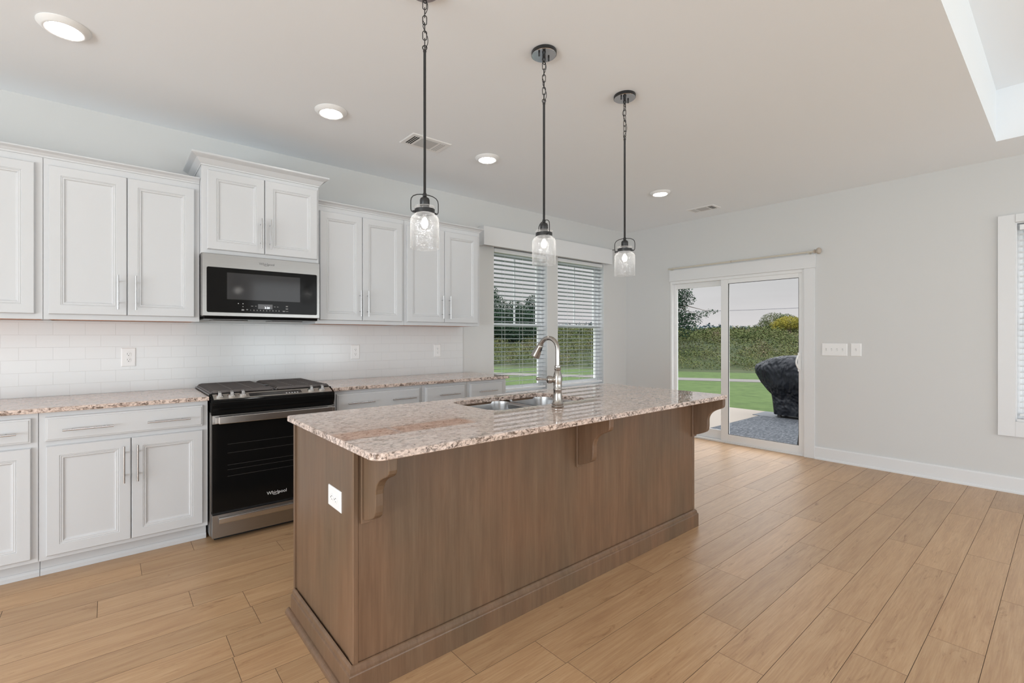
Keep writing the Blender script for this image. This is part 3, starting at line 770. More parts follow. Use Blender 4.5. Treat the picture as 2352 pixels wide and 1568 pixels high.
# ------------------------------------------------------------------ sink and faucet
sk = thing('kitchen_sink', 'undermount stainless steel double bowl sink in the island', 'sink', ((SX0+SX1)/2, (SY0+SY1)/2, .876))
sx, sy = sk.location[0], sk.location[1]
def bowl(x0, x1, y0, y1, depth, r):
    t = MB(); L = lambda z, i, rr: [(x-sx, y-sy, z) for x, y in rrect(x0, x1, y0, y1, rr, None, 6, i)]
    rs = [L(-.001, 0, r), L(-.02, .003, r), L(-depth+.03, .010, r), L(-depth+.012, .016, r), L(-depth+.002, .028, r), L(-depth, .05, r)]
    rs2 = [L(-depth-.002, .05, r), L(-depth+.001, .024, r), L(-depth+.03, .0075, r), L(-.02, .0005, r), L(-.001, -.0025, r)]
    V = [[t.bm.verts.new(p) for p in q] for q in rs]; n = len(V[0])
    for a, b_ in zip(V, V[1:]):
        for i in range(n): t.bm.faces.new((a[i], a[(i+1) % n], b_[(i+1) % n], b_[i]))
    t.bm.faces.new(V[-1])
    t.smooth = True
    o = t.build('bowl', M['sink'], sk); return o
mid = 1.915
b1 = bowl(SX0-.012, mid-.012, SY0-.012, SY1+.012, .20, .08)
b2 = bowl(mid+.012, SX1+.012, SY0-.012, SY1+.012, .20, .08)
MB().box(mid-.016-sx, mid+.016-sx, SY0-.01-sy, SY1+.01-sy, -.05, -.010).build('divider', M['sink'], sk, .006, 3)
for cx in ((SX0+mid)/2, (SX1+mid)/2):
    MB().lathe([(.0, .002), (.030, .002), (.042, .004), (.045, .001)], (cx-sx, 0, -.2), 24, cap0=False, cap1=False).build('drain', M['steel'], sk)

fa = thing('kitchen_faucet', 'brushed nickel gooseneck faucet with pull-down spray on the island', 'faucet', (1.843, 1.69, .9012))
# spout swings over the bowls
dx, dy = -.05, .998
f = MB(); f.lathe([(.0, 0), (.031, 0), (.033, .003), (.033, .009), (.029, .013), (.031, .017), (.031, .021), (.027, .026), (.0235, .045), (.0220, .07), (.0215, .088), (.0235, .092), (.0235, .097),
                   (.0215, .100), (.0225, .125), (.0240, .145), (.0230, .165), (.0180, .184), (.0145, .193), (.017, .196), (.0175, .203), (.0145, .207), (.017, .210), (.017, .217), (.0135, .220), (.0, .220)], n=36)
f.build('body', M['nickel'], fa)
pts = []; R_ = .062; z0 = .302
for k_ in range(5): pts.append((0, 0, .218+(z0-.218)*k_/4))
for k_ in range(1, 19):
    a = k_/18*math.radians(152); q = R_*(1-math.cos(a)); pts.append((dx*q, dy*q, z0+R_*math.sin(a)))
f = MB(); f.tube(pts, .0118, 16); f.build('spout', M['nickel'], fa)
e = Vector(pts[-1]); d_ = (Vector(pts[-1])-Vector(pts[-2])).normalized()
q_ = Vector((0, 0, 1)).rotation_difference(d_).to_matrix().to_4x4(); mm = Matrix.Translation(e) @ q_
f = MB(); f.lathe([(0, -.002), (.0145, -.002), (.0145, .003), (.0125, .005), (.0155, .008), (.0165, .016), (.0200, .040), (.0245, .070), (.0258, .076), (.0245, .080), (.021, .080), (.020, .077), (0, .077)], m=mm, n=32)
sp_ = f.build('spray_head', M['nickel'], fa)
side = Vector((.25, -.95, 0)).normalized()
f = MB(); a_ = e+d_*.018+Vector((dx, dy, 0))*(-.0150); b_ = e+d_*.052+Vector((dx, dy, 0))*(-.0185)
f.tube([a_, (a_+b_)/2+Vector((-dx, -dy, 0))*.003, b_], [.0045, .006, .0045], 8); f.build('spray_button', M['black'], sp_)
hx, hy = -.90, .43
f = MB()
def along(t_, z_): return (hx*t_, hy*t_, z_)
f.tube([along(.010, .146), along(.022, .146), along(.024, .146), along(.034, .146), along(.036, .146), along(.052, .147), along(.058, .147), along(.061, .147)], [.018, .018, .016, .0165, .0195, .0205, .0165, .007], 24)
hub = f.build('handle_hub', M['nickel'], fa)
f = MB(); f.tube([along(.055, .148), along(.075, .149), along(.098, .151), along(.112, .152), along(.118, .152)], [.0055, .0050, .0065, .0095, .0075], 16); f.build('lever', M['nickel'], hub)

# ------------------------------------------------------------------ gas range
RX0, RX1 = .489, 1.2535; RFY = W-.69
rg = thing('gas_range', 'stainless steel slide-in gas range with black cooktop grates', 'range', ((RX0+RX1)/2, W, 0)); gx = (RX0+RX1)/2
def RB(nm, m, x0, x1, y0, y1, z0, z1, parent=rg, bevel=0, seg=2): return box(nm, m, x0-gx, x1-gx, y0-W, y1-W, z0, z1, parent, bevel, seg)
RB('body', M['gasket'], RX0+.002, RX1-.002, RFY+.052, W-.012, .03, .893)
RB('side_panel', M['steel'], RX0-.004, RX0+.0015, RFY+.054, W-.07, .03, .80)
for xx in (RX0+.05, RX1-.05):
    for yy in (RFY+.09, W-.08): MB().lathe([(0, 0), (.018, 0), (.018, .03), (0, .03)], (xx-gx, yy-W, .0005), 12).build('foot', M['black'], rg)
RB('cooktop', M['blackgloss'], RX0-.006, RX1+.004, RFY+.075, W-.012, .893, .912, bevel=.004)
# sloping control deck
pf = [(RFY+.004-W, .862), (RFY+.001-W, .868), (RFY+.001-W, .874), (RFY+.006-W, .879), (RFY+.078-W, .908), (RFY+.078-W, .86)]
MB().prism(pf, RX0-.002-gx, RX1+.002-gx, 'x').build('control_deck', M['blackgloss'], rg, .002)
sl_ang = math.atan2(.029, .072)
def deck(u, v, h=0.):   # point on the sloping deck, u across, v from 0 front to 1 back
    return Vector((u-gx, RFY+.006+.072*v-W-h*math.sin(sl_ang), .8792+.029*v+h*math.cos(sl_ang)))
def deck_plate(nm, u0, u1, v0, v1, h0, h1, m):
    t = MB(); t.rings([[deck(u0, v0, h0), deck(u1, v0, h0), deck(u1, v1, h0), deck(u0, v1, h0)], [deck(u0, v0, h1), deck(u1, v0, h1), deck(u1, v1, h1), deck(u0, v1, h1)]])
    return t.build(nm, m, rg)
deck_plate('control_strip', RX0+.012, RX1-.012, .10, .97, 0, .002, M['deck'])
deck_plate('touch_panel', .705, 1.035, .20, .80, .002, .0028, M['steel_bar'])
for i in range(5):
    u = .93+i*.018
    deck_plate('printed_mark', u, u+.010, .30, .42, .0028, .0032, M['printed'])
kmat = lambda u, v: Matrix.Translation(deck(u, v, .002)) @ Matrix.Rotation(sl_ang, 4, 'X')
for u in (.536, .604, .668, 1.101, 1.176):
    m = kmat(u, .52); kb = MB()
    kb.lathe([(0, 0), (.024, 0), (.024, .002), (.022, .004), (.022, .007), (.019, .0105), (.014, .013), (0, .0135)], m=m, n=24)
    ko = kb.build('knob', M['steel_bar'], rg)
    g_ = MB(); g_.rings([[m @ Vector((a, b_, z)) for a, b_ in ((-.0105, -.0165), (.0105, -.0165), (.0105, .0165), (-.0105, .0165))] for z in (.009,)] +
                        [[m @ Vector((a, b_, .034+dz)) for a, b_, dz in ((-.0085, -.008, -.004), (.0085, -.008, -.004), (.0085, .010, 0), (-.0085, .010, 0))]])
    g_.build('knob_grip', M['steel_bar'], ko, .0015)
# bulging black front below the deck
pf = [(RFY+.03-W, .868), (RFY+.002-W, .868), (RFY-.001-W, .862), (RFY-.001-W, .845), (RFY+.002-W, .828), (RFY+.008-W, .812), (RFY+.014-W, .800), (RFY+.014-W, .795), (RFY+.006-W, .789), (RFY+.03-W, .787)]
MB().prism(pf, RX0-.001-gx, RX1+.001-gx, 'x').build('front_fascia', M['blackgloss'], rg, .001, 1)
# oven door
od = RB('oven_door', M['blackgloss'], RX0+.001, RX1-.001, RFY+.006, RFY+.05, .184, .785, bevel=.003)
RB('door_top_rail', M['steel'], RX0+.001, RX1-.001, RFY+.001, RFY+.0055, .733, .786, od, .001)
RB('oven_window', M['blackgloss'], RX0+.05, RX1-.05, RFY+.0045, RFY+.0058, .30, .70, od)
ob = MB()
ob.box(RX0+.03-gx, RX1-.03-gx, RFY-.050-W, RFY-.034-W, .738, .782)
for x0 in (RX0+.012, RX1-.042): ob.box(x0-gx, x0+.030-gx, RFY-.045-W, RFY+.001-W, .741, .779)
ob.build('oven_handle', M['steel_bar'], od, .003)
rk = MB()
for z in (.60, .47, .44, .40, .545): rk.box(RX0+.085-gx, RX1-.07-gx, RFY+.0038-W, RFY+.0044-W, z, z+.0009)
rk.build('rack_lines', M['rack'], od)
RB('vent_slot', M['gasket'], RX0+.004, RX1-.004, RFY+.02, RFY+.05, .169, .184)
dw = RB('warming_drawer', M['steel'], RX0+.001, RX1-.001, RFY+.001, RFY+.05, .030, .171, bevel=.002)
hb = MB(); hb.prism([(RFY+.0005-W, .158), (RFY-.022-W, .156), (RFY-.024-W, .150), (RFY-.024-W, .126), (RFY-.022-W, .121), (RFY-.016-W, .121), (RFY-.016-W, .145), (RFY+.0005-W, .147)], RX0+.035-gx, RX1-.035-gx, 'x')
hb.build('drawer_handle', M['steel_bar'], dw, .001)
RB('toe_panel', M['gasket'], RX0+.02, RX1-.02, RFY+.06, RFY+.075, .001, .03)
lettering('Whirlpool', .030, M['logo_light'], od, (.866-gx, RFY+.0050-W, .244), (PI/2, 0, 0))
def swoosh(m, parent, cx, y, cz, s, nm='logo_ring'):
    t = MB(); pts_ = [(cx+s*math.cos(a), y, cz+s*.42*math.sin(a)+.15*s*math.cos(a)) for a in [math.radians(q) for q in range(160, 395, 12)]]
    t.tube(pts_, [.0004+.0009*math.sin(PI*i/(len(pts_)-1)) for i in range(len(pts_))], 5); return t.build(nm, m, parent)
swoosh(M['logo_light'], od, .862-gx, RFY+.005-W, .238, .020)
# continuous grates: two halves
for (a, c) in ((RX0-.002, .868), (.874, RX1-.006)):
    g_ = MB(); y0, y1 = RFY+.088, W-.05; zt = .9335; L = c-a
    yy = y0
    nb = 12
    for i in range(nb+1):
        y = y0+(y1-y0)*i/nb; wv = .0035 if 0 < i < nb else .006
        pp = [(a-gx+.006, y-W, zt-.022), (a-gx+.012, y-W, zt-.006), (a-gx+.03, y-W, zt), (c-gx-.03, y-W, zt), (c-gx-.012, y-W, zt-.006), (c-gx-.006, y-W, zt-.022)]
        for p0, p1 in zip(pp, pp[1:]):
            g_.rings([[(p0[0], p0[1]-wv, p0[2]-.011), (p0[0], p0[1]+wv, p0[2]-.011), (p0[0], p0[1]+wv, p0[2]), (p0[0], p0[1]-wv, p0[2])],
                      [(p1[0], p1[1]-wv, p1[2]-.011), (p1[0], p1[1]+wv, p1[2]-.011), (p1[0], p1[1]+wv, p1[2]), (p1[0], p1[1]-wv, p1[2])]])
    for x in (a+.004, c-.014): g_.box(x-gx, x+.010-gx, y0-W-.006, y1-W+.006, zt-.0215, zt-.0135)
    for x in (a+L*.34, a+L*.66): g_.box(x-gx-.005, x-gx+.005, y0-W, y1-W, zt-.016, zt-.002)
    g_.box(a-gx+.02, c-gx-.02, y0-W-.007, y0-W+.004, zt-.018, zt)
    for x in (a+.008, c-.02):
        for y in (y0, y1-.012): g_.box(x-gx, x-gx+.012, y-W, y-W+.012, .9115, zt-.02)
    g_.build('grate', M['iron'], rg, .0012, 1)
for (x, y, r) in ((.63, 3.48, .045), (.63, 3.78, .035), (.87, 3.63, .04), (1.10, 3.48, .045), (1.10, 3.78, .035)):
    MB().lathe([(0, 0), (r, 0), (r, .008), (r*.8, .010), (r*.8, .014), (0, .015)], (x-gx, y-W, .9115), 24).build('burner', M['black'], rg)

# ------------------------------------------------------------------ microwave
MX0, MX1, MY, MZ0, MZ1 = .4712, 1.2388, 3.545, 1.409, 1.8245
mw = thing('microwave', 'stainless over-the-range microwave hanging above the gas range', 'microwave', ((MX0+MX1)/2, W, MZ0)); mx = (MX0+MX1)/2
def KB(nm, m, x0, x1, y0, y1, z0, z1, parent=mw, bevel=0, seg=2): return box(nm, m, x0-mx, x1-mx, y0-W, y1-W, z0-MZ0, z1-MZ0, parent, bevel, seg)
KB('body', M['gasket'], MX0+.004, MX1-.004, MY+.03, W-.012, MZ0-.002, MZ1-.002)
# steel door frame with a window opening
t = MB(); y0, y1 = MY-W, MY+.029-W; G = (.496, 1.219, 1.434, 1.735)
def rr(x0, x1, z0, z1, r, y): return [(x-mx, y, z-MZ0) for x, z in rrect(x0, x1, z0, z1, r, None, 5)]
outer = [rr(MX0, MX1, MZ0, MZ1-.0005, .004, y1), rr(MX0, MX1, MZ0, MZ1-.0005, .004, y0+.003), rr(MX0+.003, MX1-.003, MZ0+.003, MZ1-.0035, .003, y0),
         rr(G[0], G[1], G[2], G[3], .010, y0), rr(G[0]+.002, G[1]-.002, G[2]+.002, G[3]-.002, .010, y0+.004), rr(G[0]+.002, G[1]-.002, G[2]+.002, G[3]-.002, .010, y1)]
t.rings(outer, False, False); df = t.build('door_frame', M['steel'], mw)
tt = MB(); tt.rings([rr(G[0]+.002, G[1]-.002, G[2]+.002, G[3]-.002, .010, y0+.0035), rr(G[0]+.002, G[1]-.002, G[2]+.002, G[3]-.002, .010, y0+.02)])
dg_ = tt.build('glass_panel', M['blackgloss'], mw)
M['micro_window'] = mat('microwave_screen', (.035, .035, .037), .08, spec=.4)
KB('viewing_window', M['micro_window'], .616, 1.095, MY+.0025, MY+.0036, 1.525, 1.705, dg_)
dp = KB('display', M['display'], .809, .904, MY+.0022, MY+.0036, 1.466, 1.499, dg_)
fr_ = MY+.0018-W
lettering('3:20', .020, M['digits'], dp, (.868-mx, fr_, 1.474-MZ0), (PI/2, 0, 0), 'clock_digits', .0002)
for i, dgt in enumerate('1234567890'):
    lettering(dgt, .012, M['printed'], dg_, (.762+i*.0207-mx, fr_+.0012, 1.455-MZ0), (PI/2, 0, 0), 'printed_mark', .0002)
mk = MB()
for (u0, u1, z0, z1) in ((.704, .722, 1.4545, 1.456), (.706, .720, 1.4585, 1.4600), (.706, .720, 1.451, 1.4525), (.734, .746, 1.4595, 1.461), (.736, .744, 1.455, 1.4565), (.764, .778, 1.4835, 1.485), (.790, .800, 1.4835, 1.485), (.914, .924, 1.483, 1.4845), (.934, .945, 1.483, 1.4845),
                         (.972, .990, 1.4555, 1.457), (.974, .988, 1.4515, 1.453), (.994, 1.012, 1.4535, 1.455), (.995, 1.009, 1.491, 1.4925), (.995, 1.009, 1.487, 1.4885), (.994, 1.011, 1.4735, 1.475), (.995, 1.009, 1.469, 1.4705), (.682, .688, 1.4965, 1.5005), (.711, .716, 1.4955, 1.5005), (.711, .716, 1.476, 1.480)):
    mk.box(u0-mx, u1-mx, MY+.0028-W, MY+.0036-W, z0-MZ0, z1-MZ0)
mk.build('printed_marks', M['printed'], dg_)
KB('side_trim', M['steel'], MX0-.001, MX0+.0035, MY+.03, MY+.07, MZ0+.004, MZ1-.004)
lettering('Whirlpool', .0245, M['logo_dark'], df, (.866-mx, MY-.0004-W, 1.781-MZ0), (PI/2, 0, 0))
swoosh(M['logo_dark'], df, .862-mx, MY-.0004-W, 1.776-MZ0, .016)
vg = MB(); vg.prism([(MY+.012-W, 0), (MY+.018-W, -.018), (MY+.05-W, -.022), (W-.04-W, -.022), (W-.02-W, -.0), ], MX0+.012-mx, MX1-.012-mx, 'x'); vo = vg.build('vent_underside', M['blackgloss'], mw, .002)
for a in (.55, .93): KB('filter', M['steel'], a, a+.22, MY+.12, MY+.30, MZ0-.0255, MZ0-.0222, vo, .002)

# ------------------------------------------------------------------ ceiling fixtures
def downlight(label, x, y):
    t = thing('recessed_light', label, 'ceiling light', (x, y, H-.0005), 'recessed ceiling lights')
    MB().lathe([(.0, 0), (.101, 0), (.101, -.003), (.098, -.006), (.083, -.020), (.078, -.022), (.074, -.022), (.066, -.018), (0, -.018)], n=48).build('trim_ring', M['plastic'], t)
    MB().lathe([(0, -.0185), (.066, -.0185), (.066, -.0205), (.05, -.022), (0, -.0225)], n=48).build('lens', M['lens'], t)
    return t
downlight('round recessed ceiling light in the upper left corner of the photo', -.17, 2.985)
downlight('round recessed ceiling light above the range side of the kitchen', 1.127, 3.015)
downlight('round recessed ceiling light in line with the middle pendant', 2.430, 3.005)
downlight('small-looking round ceiling light farthest away near the ceiling corner', 4.396, 2.625)

def vent(label, x, y, lx, ly):
    t = thing('ceiling_vent', label, 'air vent', (x, y, H-.0005), 'ceiling air vents')
    a, b_ = lx/2, ly/2
    MB().rings([[(-a, -b_, 0), (a, -b_, 0), (a, b_, 0), (-a, b_, 0)], [(-a, -b_, -.002), (a, -b_, -.002), (a, b_, -.002), (-a, b_, -.002)], [(-a+.006, -b_+.006, -.006), (a-.006, -b_+.006, -.006), (a-.006, b_-.006, -.006), (-a+.006, b_-.006, -.006)]]).build('frame', M['plastic'], t)
    long_x = lx > ly
    def V(u, v): return (u, v) if long_x else (v, u)
    A, B = max(a, b_), min(a, b_)
    c_ = MB(); (x0, y0), (x1, y1) = V(-A+.095, -B+.035), V(A-.095, B-.035); c_.box(min(x0, x1), max(x0, x1), min(y0, y1), max(y0, y1), -.0068, -.0058)
    c_.build('core', M['vent_grey'], t)
    for s in (-1, 1):
        for i in range(3):
            u = s*(A-.038-i*.017); d = MB(); (x0, y0), (x1, y1) = V(u-.0055, -B+.035), V(u+.0055, B-.035)
            d.box(min(x0, x1), max(x0, x1), min(y0, y1), max(y0, y1), -.0066, -.0058)
            d.build('slot', M['gap'] if s < 0 else M['vent_grey'], t)
    return t
vent('white ceiling air vent behind the left pendant rod', 1.876, 3.066, .335, .21)
vent('white ceiling air vent near the ceiling corner by the door', 5.335, 2.645, .20, .31)

# ------------------------------------------------------------------ pendants
def pendant(label, x, y, bail_rot, chain_rot):
    t = thing('pendant_light', label, 'pendant light', (x, y, H-.0005), 'jar pendants over the island')
    z = lambda v: v-H
    M_ = MB().lathe([(0, 0), (.063, 0), (.065, -.003), (.065, -.0175), (.0635, -.019), (0, -.019)], n=48)
    can = M_.build('canopy', M['black'], t)
    MB().lathe([(0, -.0191), (.063, -.0191), (.062, -.0205), (0, -.0205)], n=48).build('face_plate', M['canopy'], can)
    for s in (-1, 1):
        MB().lathe([(0, 0), (.0045, 0), (.0045, -.014), (.003, -.016), (0, -.016)], (s*.035, .0, -.020), 12).build('screw_cap', M['black'], can)
    lp = MB(); lp.lathe([(0, 0), (.0085, 0), (.0075, -.010), (.010, -.016), (.010, -.022), (.005, -.030), (0, -.030)], (0, 0, -.020), 16)
    lp.tube([(.009*math.cos(a), 0, -.056+.010*math.sin(a)) for a in [k_*PI/8 for k_ in range(16)]], .0022, 6, True)
    lp.build('loop', M['black'], can)
    ch = MB(); zt, zb = -.058, z(2.492); nl = 6; p = (zt-zb)/nl
    for i in range(nl):
        zc = zt-(i+.5)*p; a0 = chain_rot+(i % 2)*PI/2; pts_ = []; hl = p/2+.0035-.009
        for k_ in range(20):
            a = 2*PI*k_/20; u = .0085*math.cos(a); v_ = .009*math.sin(a)+(hl if math.sin(a) >= 0 else -hl)
            pts_.append((u*math.cos(a0), u*math.sin(a0), zc+v_))
        ch.tube(pts_, .0019, 6, True)
    ch.build('chain', M['black'], t)
    cd = MB(); pts_ = []
    for k_ in range(41):
        q = k_/40; a = q*2.6*PI+chain_rot*2; rr_ = .017*abs(math.sin(PI*q*2))**.6 if 0 < q < 1 else 0
        pts_.append((rr_*math.cos(a), rr_*math.sin(a)*.6, -.045+(z(2.485)+.045)*q))
    cd.tube(pts_, .0016, 6); cd.build('cord', M['black'], t)
    rd = MB(); rd.tube([(.009*math.cos(a)*math.cos(chain_rot), .009*math.cos(a)*math.sin(chain_rot), z(2.489)+.009*math.sin(a)) for a in [k_*PI/8 for k_ in range(16)]], .0024, 6, True)
    rd.lathe([(0, z(2.482)), (.0065, z(2.480)), (.0075, z(2.474)), (.0058, z(2.468)), (.0058, z(1.878)), (.0085, z(1.874)), (.0085, z(1.862)), (.006, z(1.860)), (0, z(1.860))], n=16)
    rd.build('rod', M['black'], t)
    so = MB(); so.lathe([(0, z(1.862)), (.010, z(1.860)), (.018, z(1.855)), (.0205, z(1.848)), (.0205, z(1.826)), (.019, z(1.824)), (.019, z(1.812)), (0, z(1.812))], n=24); so.build('socket_cup', M['black'], t)
    # seeded glass jar, wall with thickness
    prof = [(.019, 1.822), (.030, 1.823), (.043, 1.820), (.047, 1.815), (.044, 1.811), (.0405, 1.809), (.0405, 1.789), (.044, 1.786), (.054, 1.778), (.060, 1.766), (.0605, 1.750), (.0605, 1.645), (.0595, 1.643),
            (.0580, 1.645), (.0580, 1.750), (.0575, 1.765), (.052, 1.776), (.042, 1.784), (.038, 1.788), (.038, 1.812), (.019, 1.819)]
    MB().lathe([(r, z(v)) for r, v in prof], n=56, cap0=False, cap1=False).build('glass_jar', M['jar'], t)
    co = MB(); co.lathe([(.0408, z(1.808)), (.0425, z(1.808)), (.0425, z(1.790)), (.0408, z(1.790))], n=48, cap0=False, cap1=False)
    c0, s0 = math.cos(bail_rot), math.sin(bail_rot)
    cl = co.build('collar', M['black'], t)
    bl = MB(); B_ = [(.042, 1.796), (.050, 1.793), (.057, 1.795), (.060, 1.802), (.0605, 1.815), (.0605, 1.838), (.058, 1.850), (.050, 1.860), (.035, 1.867), (.018, 1.870), (.0, 1.871)]
    arc = [(u, v) for u, v in B_]+[(-u, v) for u, v in B_[-2::-1]]
    bl.tube([(u*c0, u*s0, z(v)) for u, v in arc], .0021, 8)
    for s in (-1, 1): bl.tube([(s*.042*c0, s*.042*s0, z(1.796)), (s*.052*c0, s*.052*s0, z(1.794))], .0048, 10)
    bl.build('bail_wire', M['black'], cl)
    bu = MB(); bu.lathe([(.012, z(1.812)), (.0125, z(1.795)), (.014, z(1.786)), (.020, z(1.772)), (.0245, z(1.758)), (.0252, z(1.748)), (.0235, z(1.736)), (.018, z(1.727)), (.009, z(1.7225)), (0, z(1.722))], n=28, cap0=False)
    bo = bu.build('bulb', M['bulbglass'], t)
    fi = MB(); fi.lathe([(0, z(1.775)), (.006, z(1.772)), (.0125, z(1.760)), (.0145, z(1.749)), (.0125, z(1.740)), (.006, z(1.735)), (0, z(1.734))], n=20); fi.build('filament', M['bulb'], bo)
    return t
M['canopy'] = mat('dark_mirror_metal', (.55, .55, .56), .10, metal=1.)
view = TH-PI/2
pendant('glass jar pendant nearest the camera, its chain cut by the top edge', 1.036, 1.70, view+.45, view+.1)
pendant('middle glass jar pendant hanging over the island', 1.751, 1.70, view+PI/2+.35, view)
pendant('far glass jar pendant, third over the island near the window corner', 2.454, 1.702, view-.55, view+.6)

# ------------------------------------------------------------------ outdoors
GZ = -.15
o = box('patio_slab', M['concrete'], XF+T+.001, 9.75, -6, 4.75, GZ-.12, GZ); o['kind'] = 'structure'
RY_ = random.Random(5)
NX, NY = .85, .5268          # outward direction of the yard; the path and bank run across it
def terr(d, s):
    z = GZ-.012
    if d > 22.6:
        q = d-22.6; z += 1.72*(1-math.exp(-q/9.0))+.22*math.sin(s*.35+q*.3)*min(1, q/5)
    return z
g = bmesh.new(); cols = [-14, -6, 0, 4, 7, 10, 13, 16, 19, 22.6]; rows = [-45+3*i for i in range(31)]
def grid(ds, ss, mt, name):
    t = MB(); V = [[t.bm.verts.new((d*NX-s*NY, d*NY+s*NX, terr(d, s))) for s in ss] for d in ds]
    for i in range(len(ds)-1):
        for j_ in range(len(ss)-1): t.bm.faces.new((V[i][j_], V[i+1][j_], V[i+1][j_+1], V[i][j_+1]))
    return t.build(name, mt)
g.free()
o = grid([-20, 2, 6, 10, 14, 18, 20.8], [-70+5*i for i in range(33)], M['lawn'], 'lawn'); tag(o, 'mown green lawn behind the house', 'lawn', kind='stuff')
o = grid([20.8, 22.6]+[22.6+1.0*i for i in range(1, 24)]+[50, 60, 90, 160, 300], [-160+4*i for i in range(81)], M['rough'], 'rough_meadow'); tag(o, 'rough grassy ground rising beyond the lawn', 'grass', kind='stuff')
t = MB(); d0, d1 = 16.65, 17.65
P_ = [(d*NX-s*NY, d*NY+s*NX) for d, s in ((d0, -60), (d1, -60), (d1, 60), (d0, 60))]
t.rings([[(x, y, GZ-.06) for x, y in P_], [(x, y, GZ-.002) for x, y in P_]]); o = t.build('garden_path', M['path']); o['kind'] = 'structure'
# rug on the patio
o = MB().box(6.35, 9.12, -.4, 3.50, GZ+.0005, GZ+.009).build('outdoor_rug', M['rug'], None, .003); tag(o, 'mottled grey outdoor rug lying on the patio', 'rug')
# covered grill
gr = thing('covered_grill', 'barbecue grill under a black fabric cover on the patio', 'grill', (9.30, 2.86, GZ+.0095))
secs = [(.05, .44, .20), (.30, .445, .21), (.40, .46, .23), (.46, .50, .27), (.60, .60, .31), (.76, .70, .335), (.84, .71, .34), (.90, .69, .335), (.96, .60, .31), (1.03, .48, .27), (1.07, .34, .20), (1.085, .18, .10)]
t = MB(); rs = []; n = 48; rg_ = random.Random(3); ph = [rg_.uniform(0, 6.28) for _ in range(8)]
for z, a, b_ in secs:
    r = []
    for i in range(n):
        th = 2*PI*i/n; ex = .42
        cx_, sy_ = math.cos(th), math.sin(th)
        px_ = b_*math.copysign(abs(cx_)**ex, cx_); py_ = a*math.copysign(abs(sy_)**ex, sy_)
        wv = .022*math.sin(5*th+ph[0]+z*6)+.020*abs(math.sin(5.5*th+ph[1]-z*5))+.012*math.sin(13*th+ph[2]+z*10)
        r.append((px_*(1+wv*1.4), py_*(1+wv), z+(.02*math.sin(3*th+ph[3]) if .7 < z < 1.0 else 0)))
    rs.append(r)
t.rings(rs, True, True); t.smooth = True; cv = t.build('cover', M['cover'], gr, smooth=True)
for q in ((-.15, .33, 0), (.15, -.33, 0), (-.15, -.33, 0), (.15, .33, 0)): MB().lathe([(0, 0), (.035, 0), (.035, .05), (0, .05)], q, 12).build('caster', M['black'], gr)
o = MB().box(8.93, 9.60, 2.25, 3.62, GZ+.0092, GZ+.0092).build('grill_mat', M['mat_dark']) if False else MB().box(9.121, 9.70, 2.2, 3.62, GZ+.0005, GZ+.009).build('grill_mat', M['mat_dark']); tag(o, 'flat dark mat under the covered grill', 'mat')
# leaning dark pole at the edge of the door glass
t = MB(); a = Vector((6.72, 2.135, GZ+.01)); b_ = Vector((6.78, 2.07, .62)); t.tube([a, b_], .019, 10); t.tube([b_, b_+Vector((.02, -.06, .05))], .016, 10)
o = t.build('slender_post', M['black']); tag(o, 'slender dark post standing on the rug at the right edge of the door glass', 'post')

def leaves(t, c, rad, n, size, rnd_, squash=1.):
    for _ in range(n):
        while True:
            p = Vector((rnd_.uniform(-1, 1), rnd_.uniform(-1, 1), rnd_.uniform(-1, 1)))
            if .25 < p.length < 1: break
        p = Vector((p.x*rad[0], p.y*rad[1], p.z*rad[2]))+Vector(c)
        s = size*rnd_.uniform(.6, 1.3)
        u = Vector((rnd_.uniform(-1, 1), rnd_.uniform(-1, 1), rnd_.uniform(-.7, .7))).normalized(); v_ = u.cross(Vector((rnd_.uniform(-1, 1), rnd_.uniform(-1, 1), rnd_.uniform(-1, 1)))).normalized()
        vs = [t.bm.verts.new(p+u*s), t.bm.verts.new(p+v_*s*.45), t.bm.verts.new(p-u*s), t.bm.verts.new(p-v_*s*.45)]
        t.bm.faces.new(vs)
def tree(label, x, y, clumps, trunk_h, mt, n, size, seed, group=None, cat='tree', name='tree'):
    d = x*NX+y*NY; s = -x*NY+y*NX; z0 = terr(d, s)
    r_ = random.Random(seed); t = thing(name, label, cat, (x, y, z0), group)
    k_ = MB(); k_.tube([(0, 0, -.3), (.05, 0, trunk_h*.5), (0, .05, trunk_h)], [.14, .11, .05], 8)
    for c_, rad in clumps: k_.tube([(0, 0, trunk_h*.45), (c_[0]*.5, c_[1]*.5, (trunk_h*.45+c_[2])/2+.1), c_], [.05, .022, .006], 5)
    k_.build('trunk', M['bark'], t)
    f_ = MB(); tot = sum(a_[0]*a_[1]*a_[2] for _, a_ in clumps)
    for c_, rad in clumps: leaves(f_, c_, rad, int(n*rad[0]*rad[1]*rad[2]/tot), size, r_)
    fo = f_.build('foliage', mt, t); fo['kind'] = 'stuff'
    return t
def at_px(px, dist): # bearing of a column of the photograph, at a given depth
    u = (px-1111.88)/F; C_, S_ = math.cos(TH), math.sin(TH)
    return dist*(C_+u*S_), dist*(S_-u*C_)
side_v = Vector((math.sin(TH), -math.cos(TH), 0))       # rightwards as seen from the house
def cl(r, up, a_, b_=None): return ((side_v.x*r, side_v.y*r, up), (a_, a_, b_ or a_))
x, y = at_px(1530, 25)
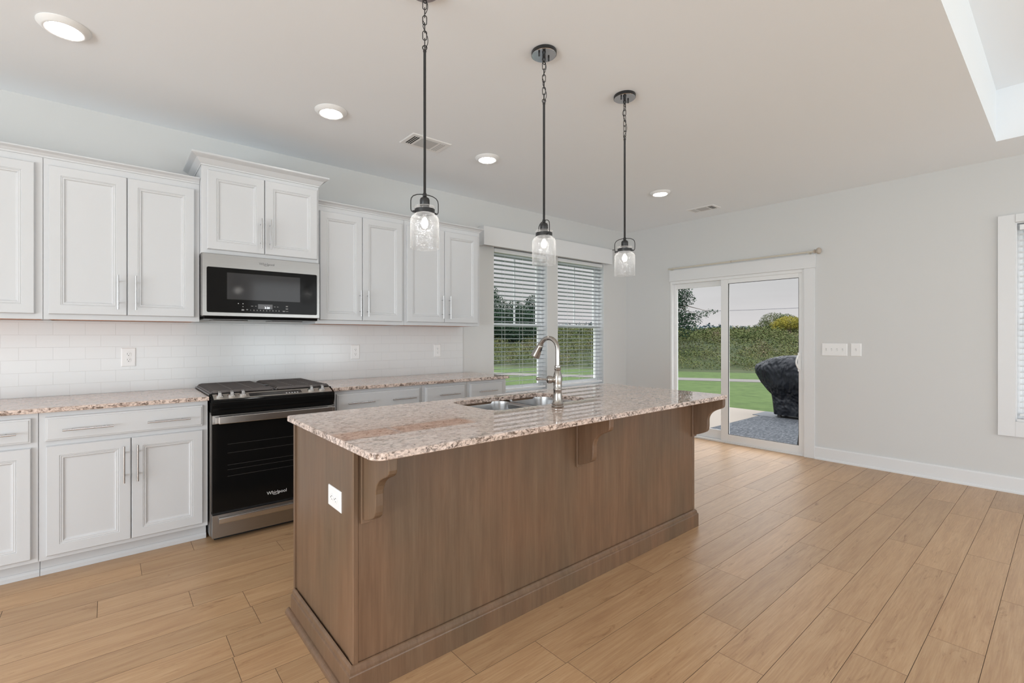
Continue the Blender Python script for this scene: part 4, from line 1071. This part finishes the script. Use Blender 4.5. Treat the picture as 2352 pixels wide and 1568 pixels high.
tree('tall leafy tree seen through the left pane of the sliding door', x, y, [cl(-.4, 1.9, 1.5, 1.3), cl(.5, 1.2, 1.0, .8), cl(0, 3.0, 1.3, 1.0), cl(.7, 3.6, .85, .55), cl(.8, 2.6, .75, .45), cl(-.3, 4.4, 1.3, 1.0), cl(.9, 4.6, .75, .5), cl(0, 5.6, 1.1, .9), cl(1.7, 1.75, .62, .26), cl(2.35, 1.95, .42, .15), cl(1.1, 1.5, .8, .4)], 5.2, M['leaf_dark'], 21000, .052, 1)
for i, (px, ds, hgt, lab) in enumerate(((1125, 34, 3.9, 'dark leafy tree at the left side of the first kitchen window'), (1182, 33, 2.9, 'shorter dark tree in the middle of the first kitchen window'), (1225, 35, 3.2, 'dark tree at the right side of the first kitchen window'))):
    x, y = at_px(px, ds)
    tree(lab, x, y, [cl(0, hgt*.30, 1.5, hgt*.34), cl(-.6, hgt*.55, 1.0, hgt*.25), cl(.5, hgt*.6, .9, hgt*.22), cl(0, hgt*.82, .7, hgt*.2)], hgt*.8, M['leaf_dark'], 11000, .07, 20+i, 'trees beyond the kitchen windows')
# brush on the bank
r_ = random.Random(9); t = MB()
for _ in range(1350):
    d = 22.6+(r_.random()**1.5)*24; s = r_.uniform(-34, 34)
    if s < -26 and r_.random() < .5: continue
    x, y = d*NX-s*NY, d*NY+s*NX
    rad = r_.uniform(.45, 1.0)*(1+.02*(d-22)); hh = r_.uniform(.22, .48)*(1 if d < 38 else 1.3)
    leaves(t, (x, y, terr(d, s)+hh*.45), (rad, rad, hh), int(270*rad/.7), .036+.0016*(d-22), r_)
o = t.build('brush', M['leaf_brush']); tag(o, 'dense wild brush covering the grassy bank', 'brush', kind='stuff')
x, y = at_px(1812, 33); tree('yellow flowering bush on the bank at the right of the door glass', x, y, [cl(0, .75, .9, .5), cl(.9, .7, .8, .45), cl(-.7, .55, .6, .4)], .6, M['leaf_gold'], 7000, .04, 41, None, 'bush', 'bush')
x, y = at_px(1778, 39); tree('light green bushy tree rising above the bank', x, y, [cl(0, 1.1, 1.1, .8), cl(1.0, 1.1, .9, .7), cl(-.8, .7, .7, .5)], 1.0, M['leaf_brush'], 6000, .05, 42)
# distant tree line
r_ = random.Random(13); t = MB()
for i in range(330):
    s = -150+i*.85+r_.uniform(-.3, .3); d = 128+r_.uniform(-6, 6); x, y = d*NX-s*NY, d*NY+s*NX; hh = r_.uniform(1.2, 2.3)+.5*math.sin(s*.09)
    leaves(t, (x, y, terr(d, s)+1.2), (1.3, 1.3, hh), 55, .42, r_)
o = t.build('distant_treeline', M['leaf_hazed']); tag(o, 'hazy blue-green line of distant trees on the horizon', 'trees', kind='stuff')
# overhead cable
a = Vector((*at_px(1380, 46), 3.55)); b_ = Vector((*at_px(2250, 36), 4.25)); pts_ = [a.lerp(b_, q/20)-Vector((0, 0, .25*math.sin(PI*q/20))) for q in range(21)]
t = MB(); t.tube(pts_, .022, 6); o = t.build('power_line', M['wire']); tag(o, 'single dark overhead cable crossing the sky behind the door', 'cable')
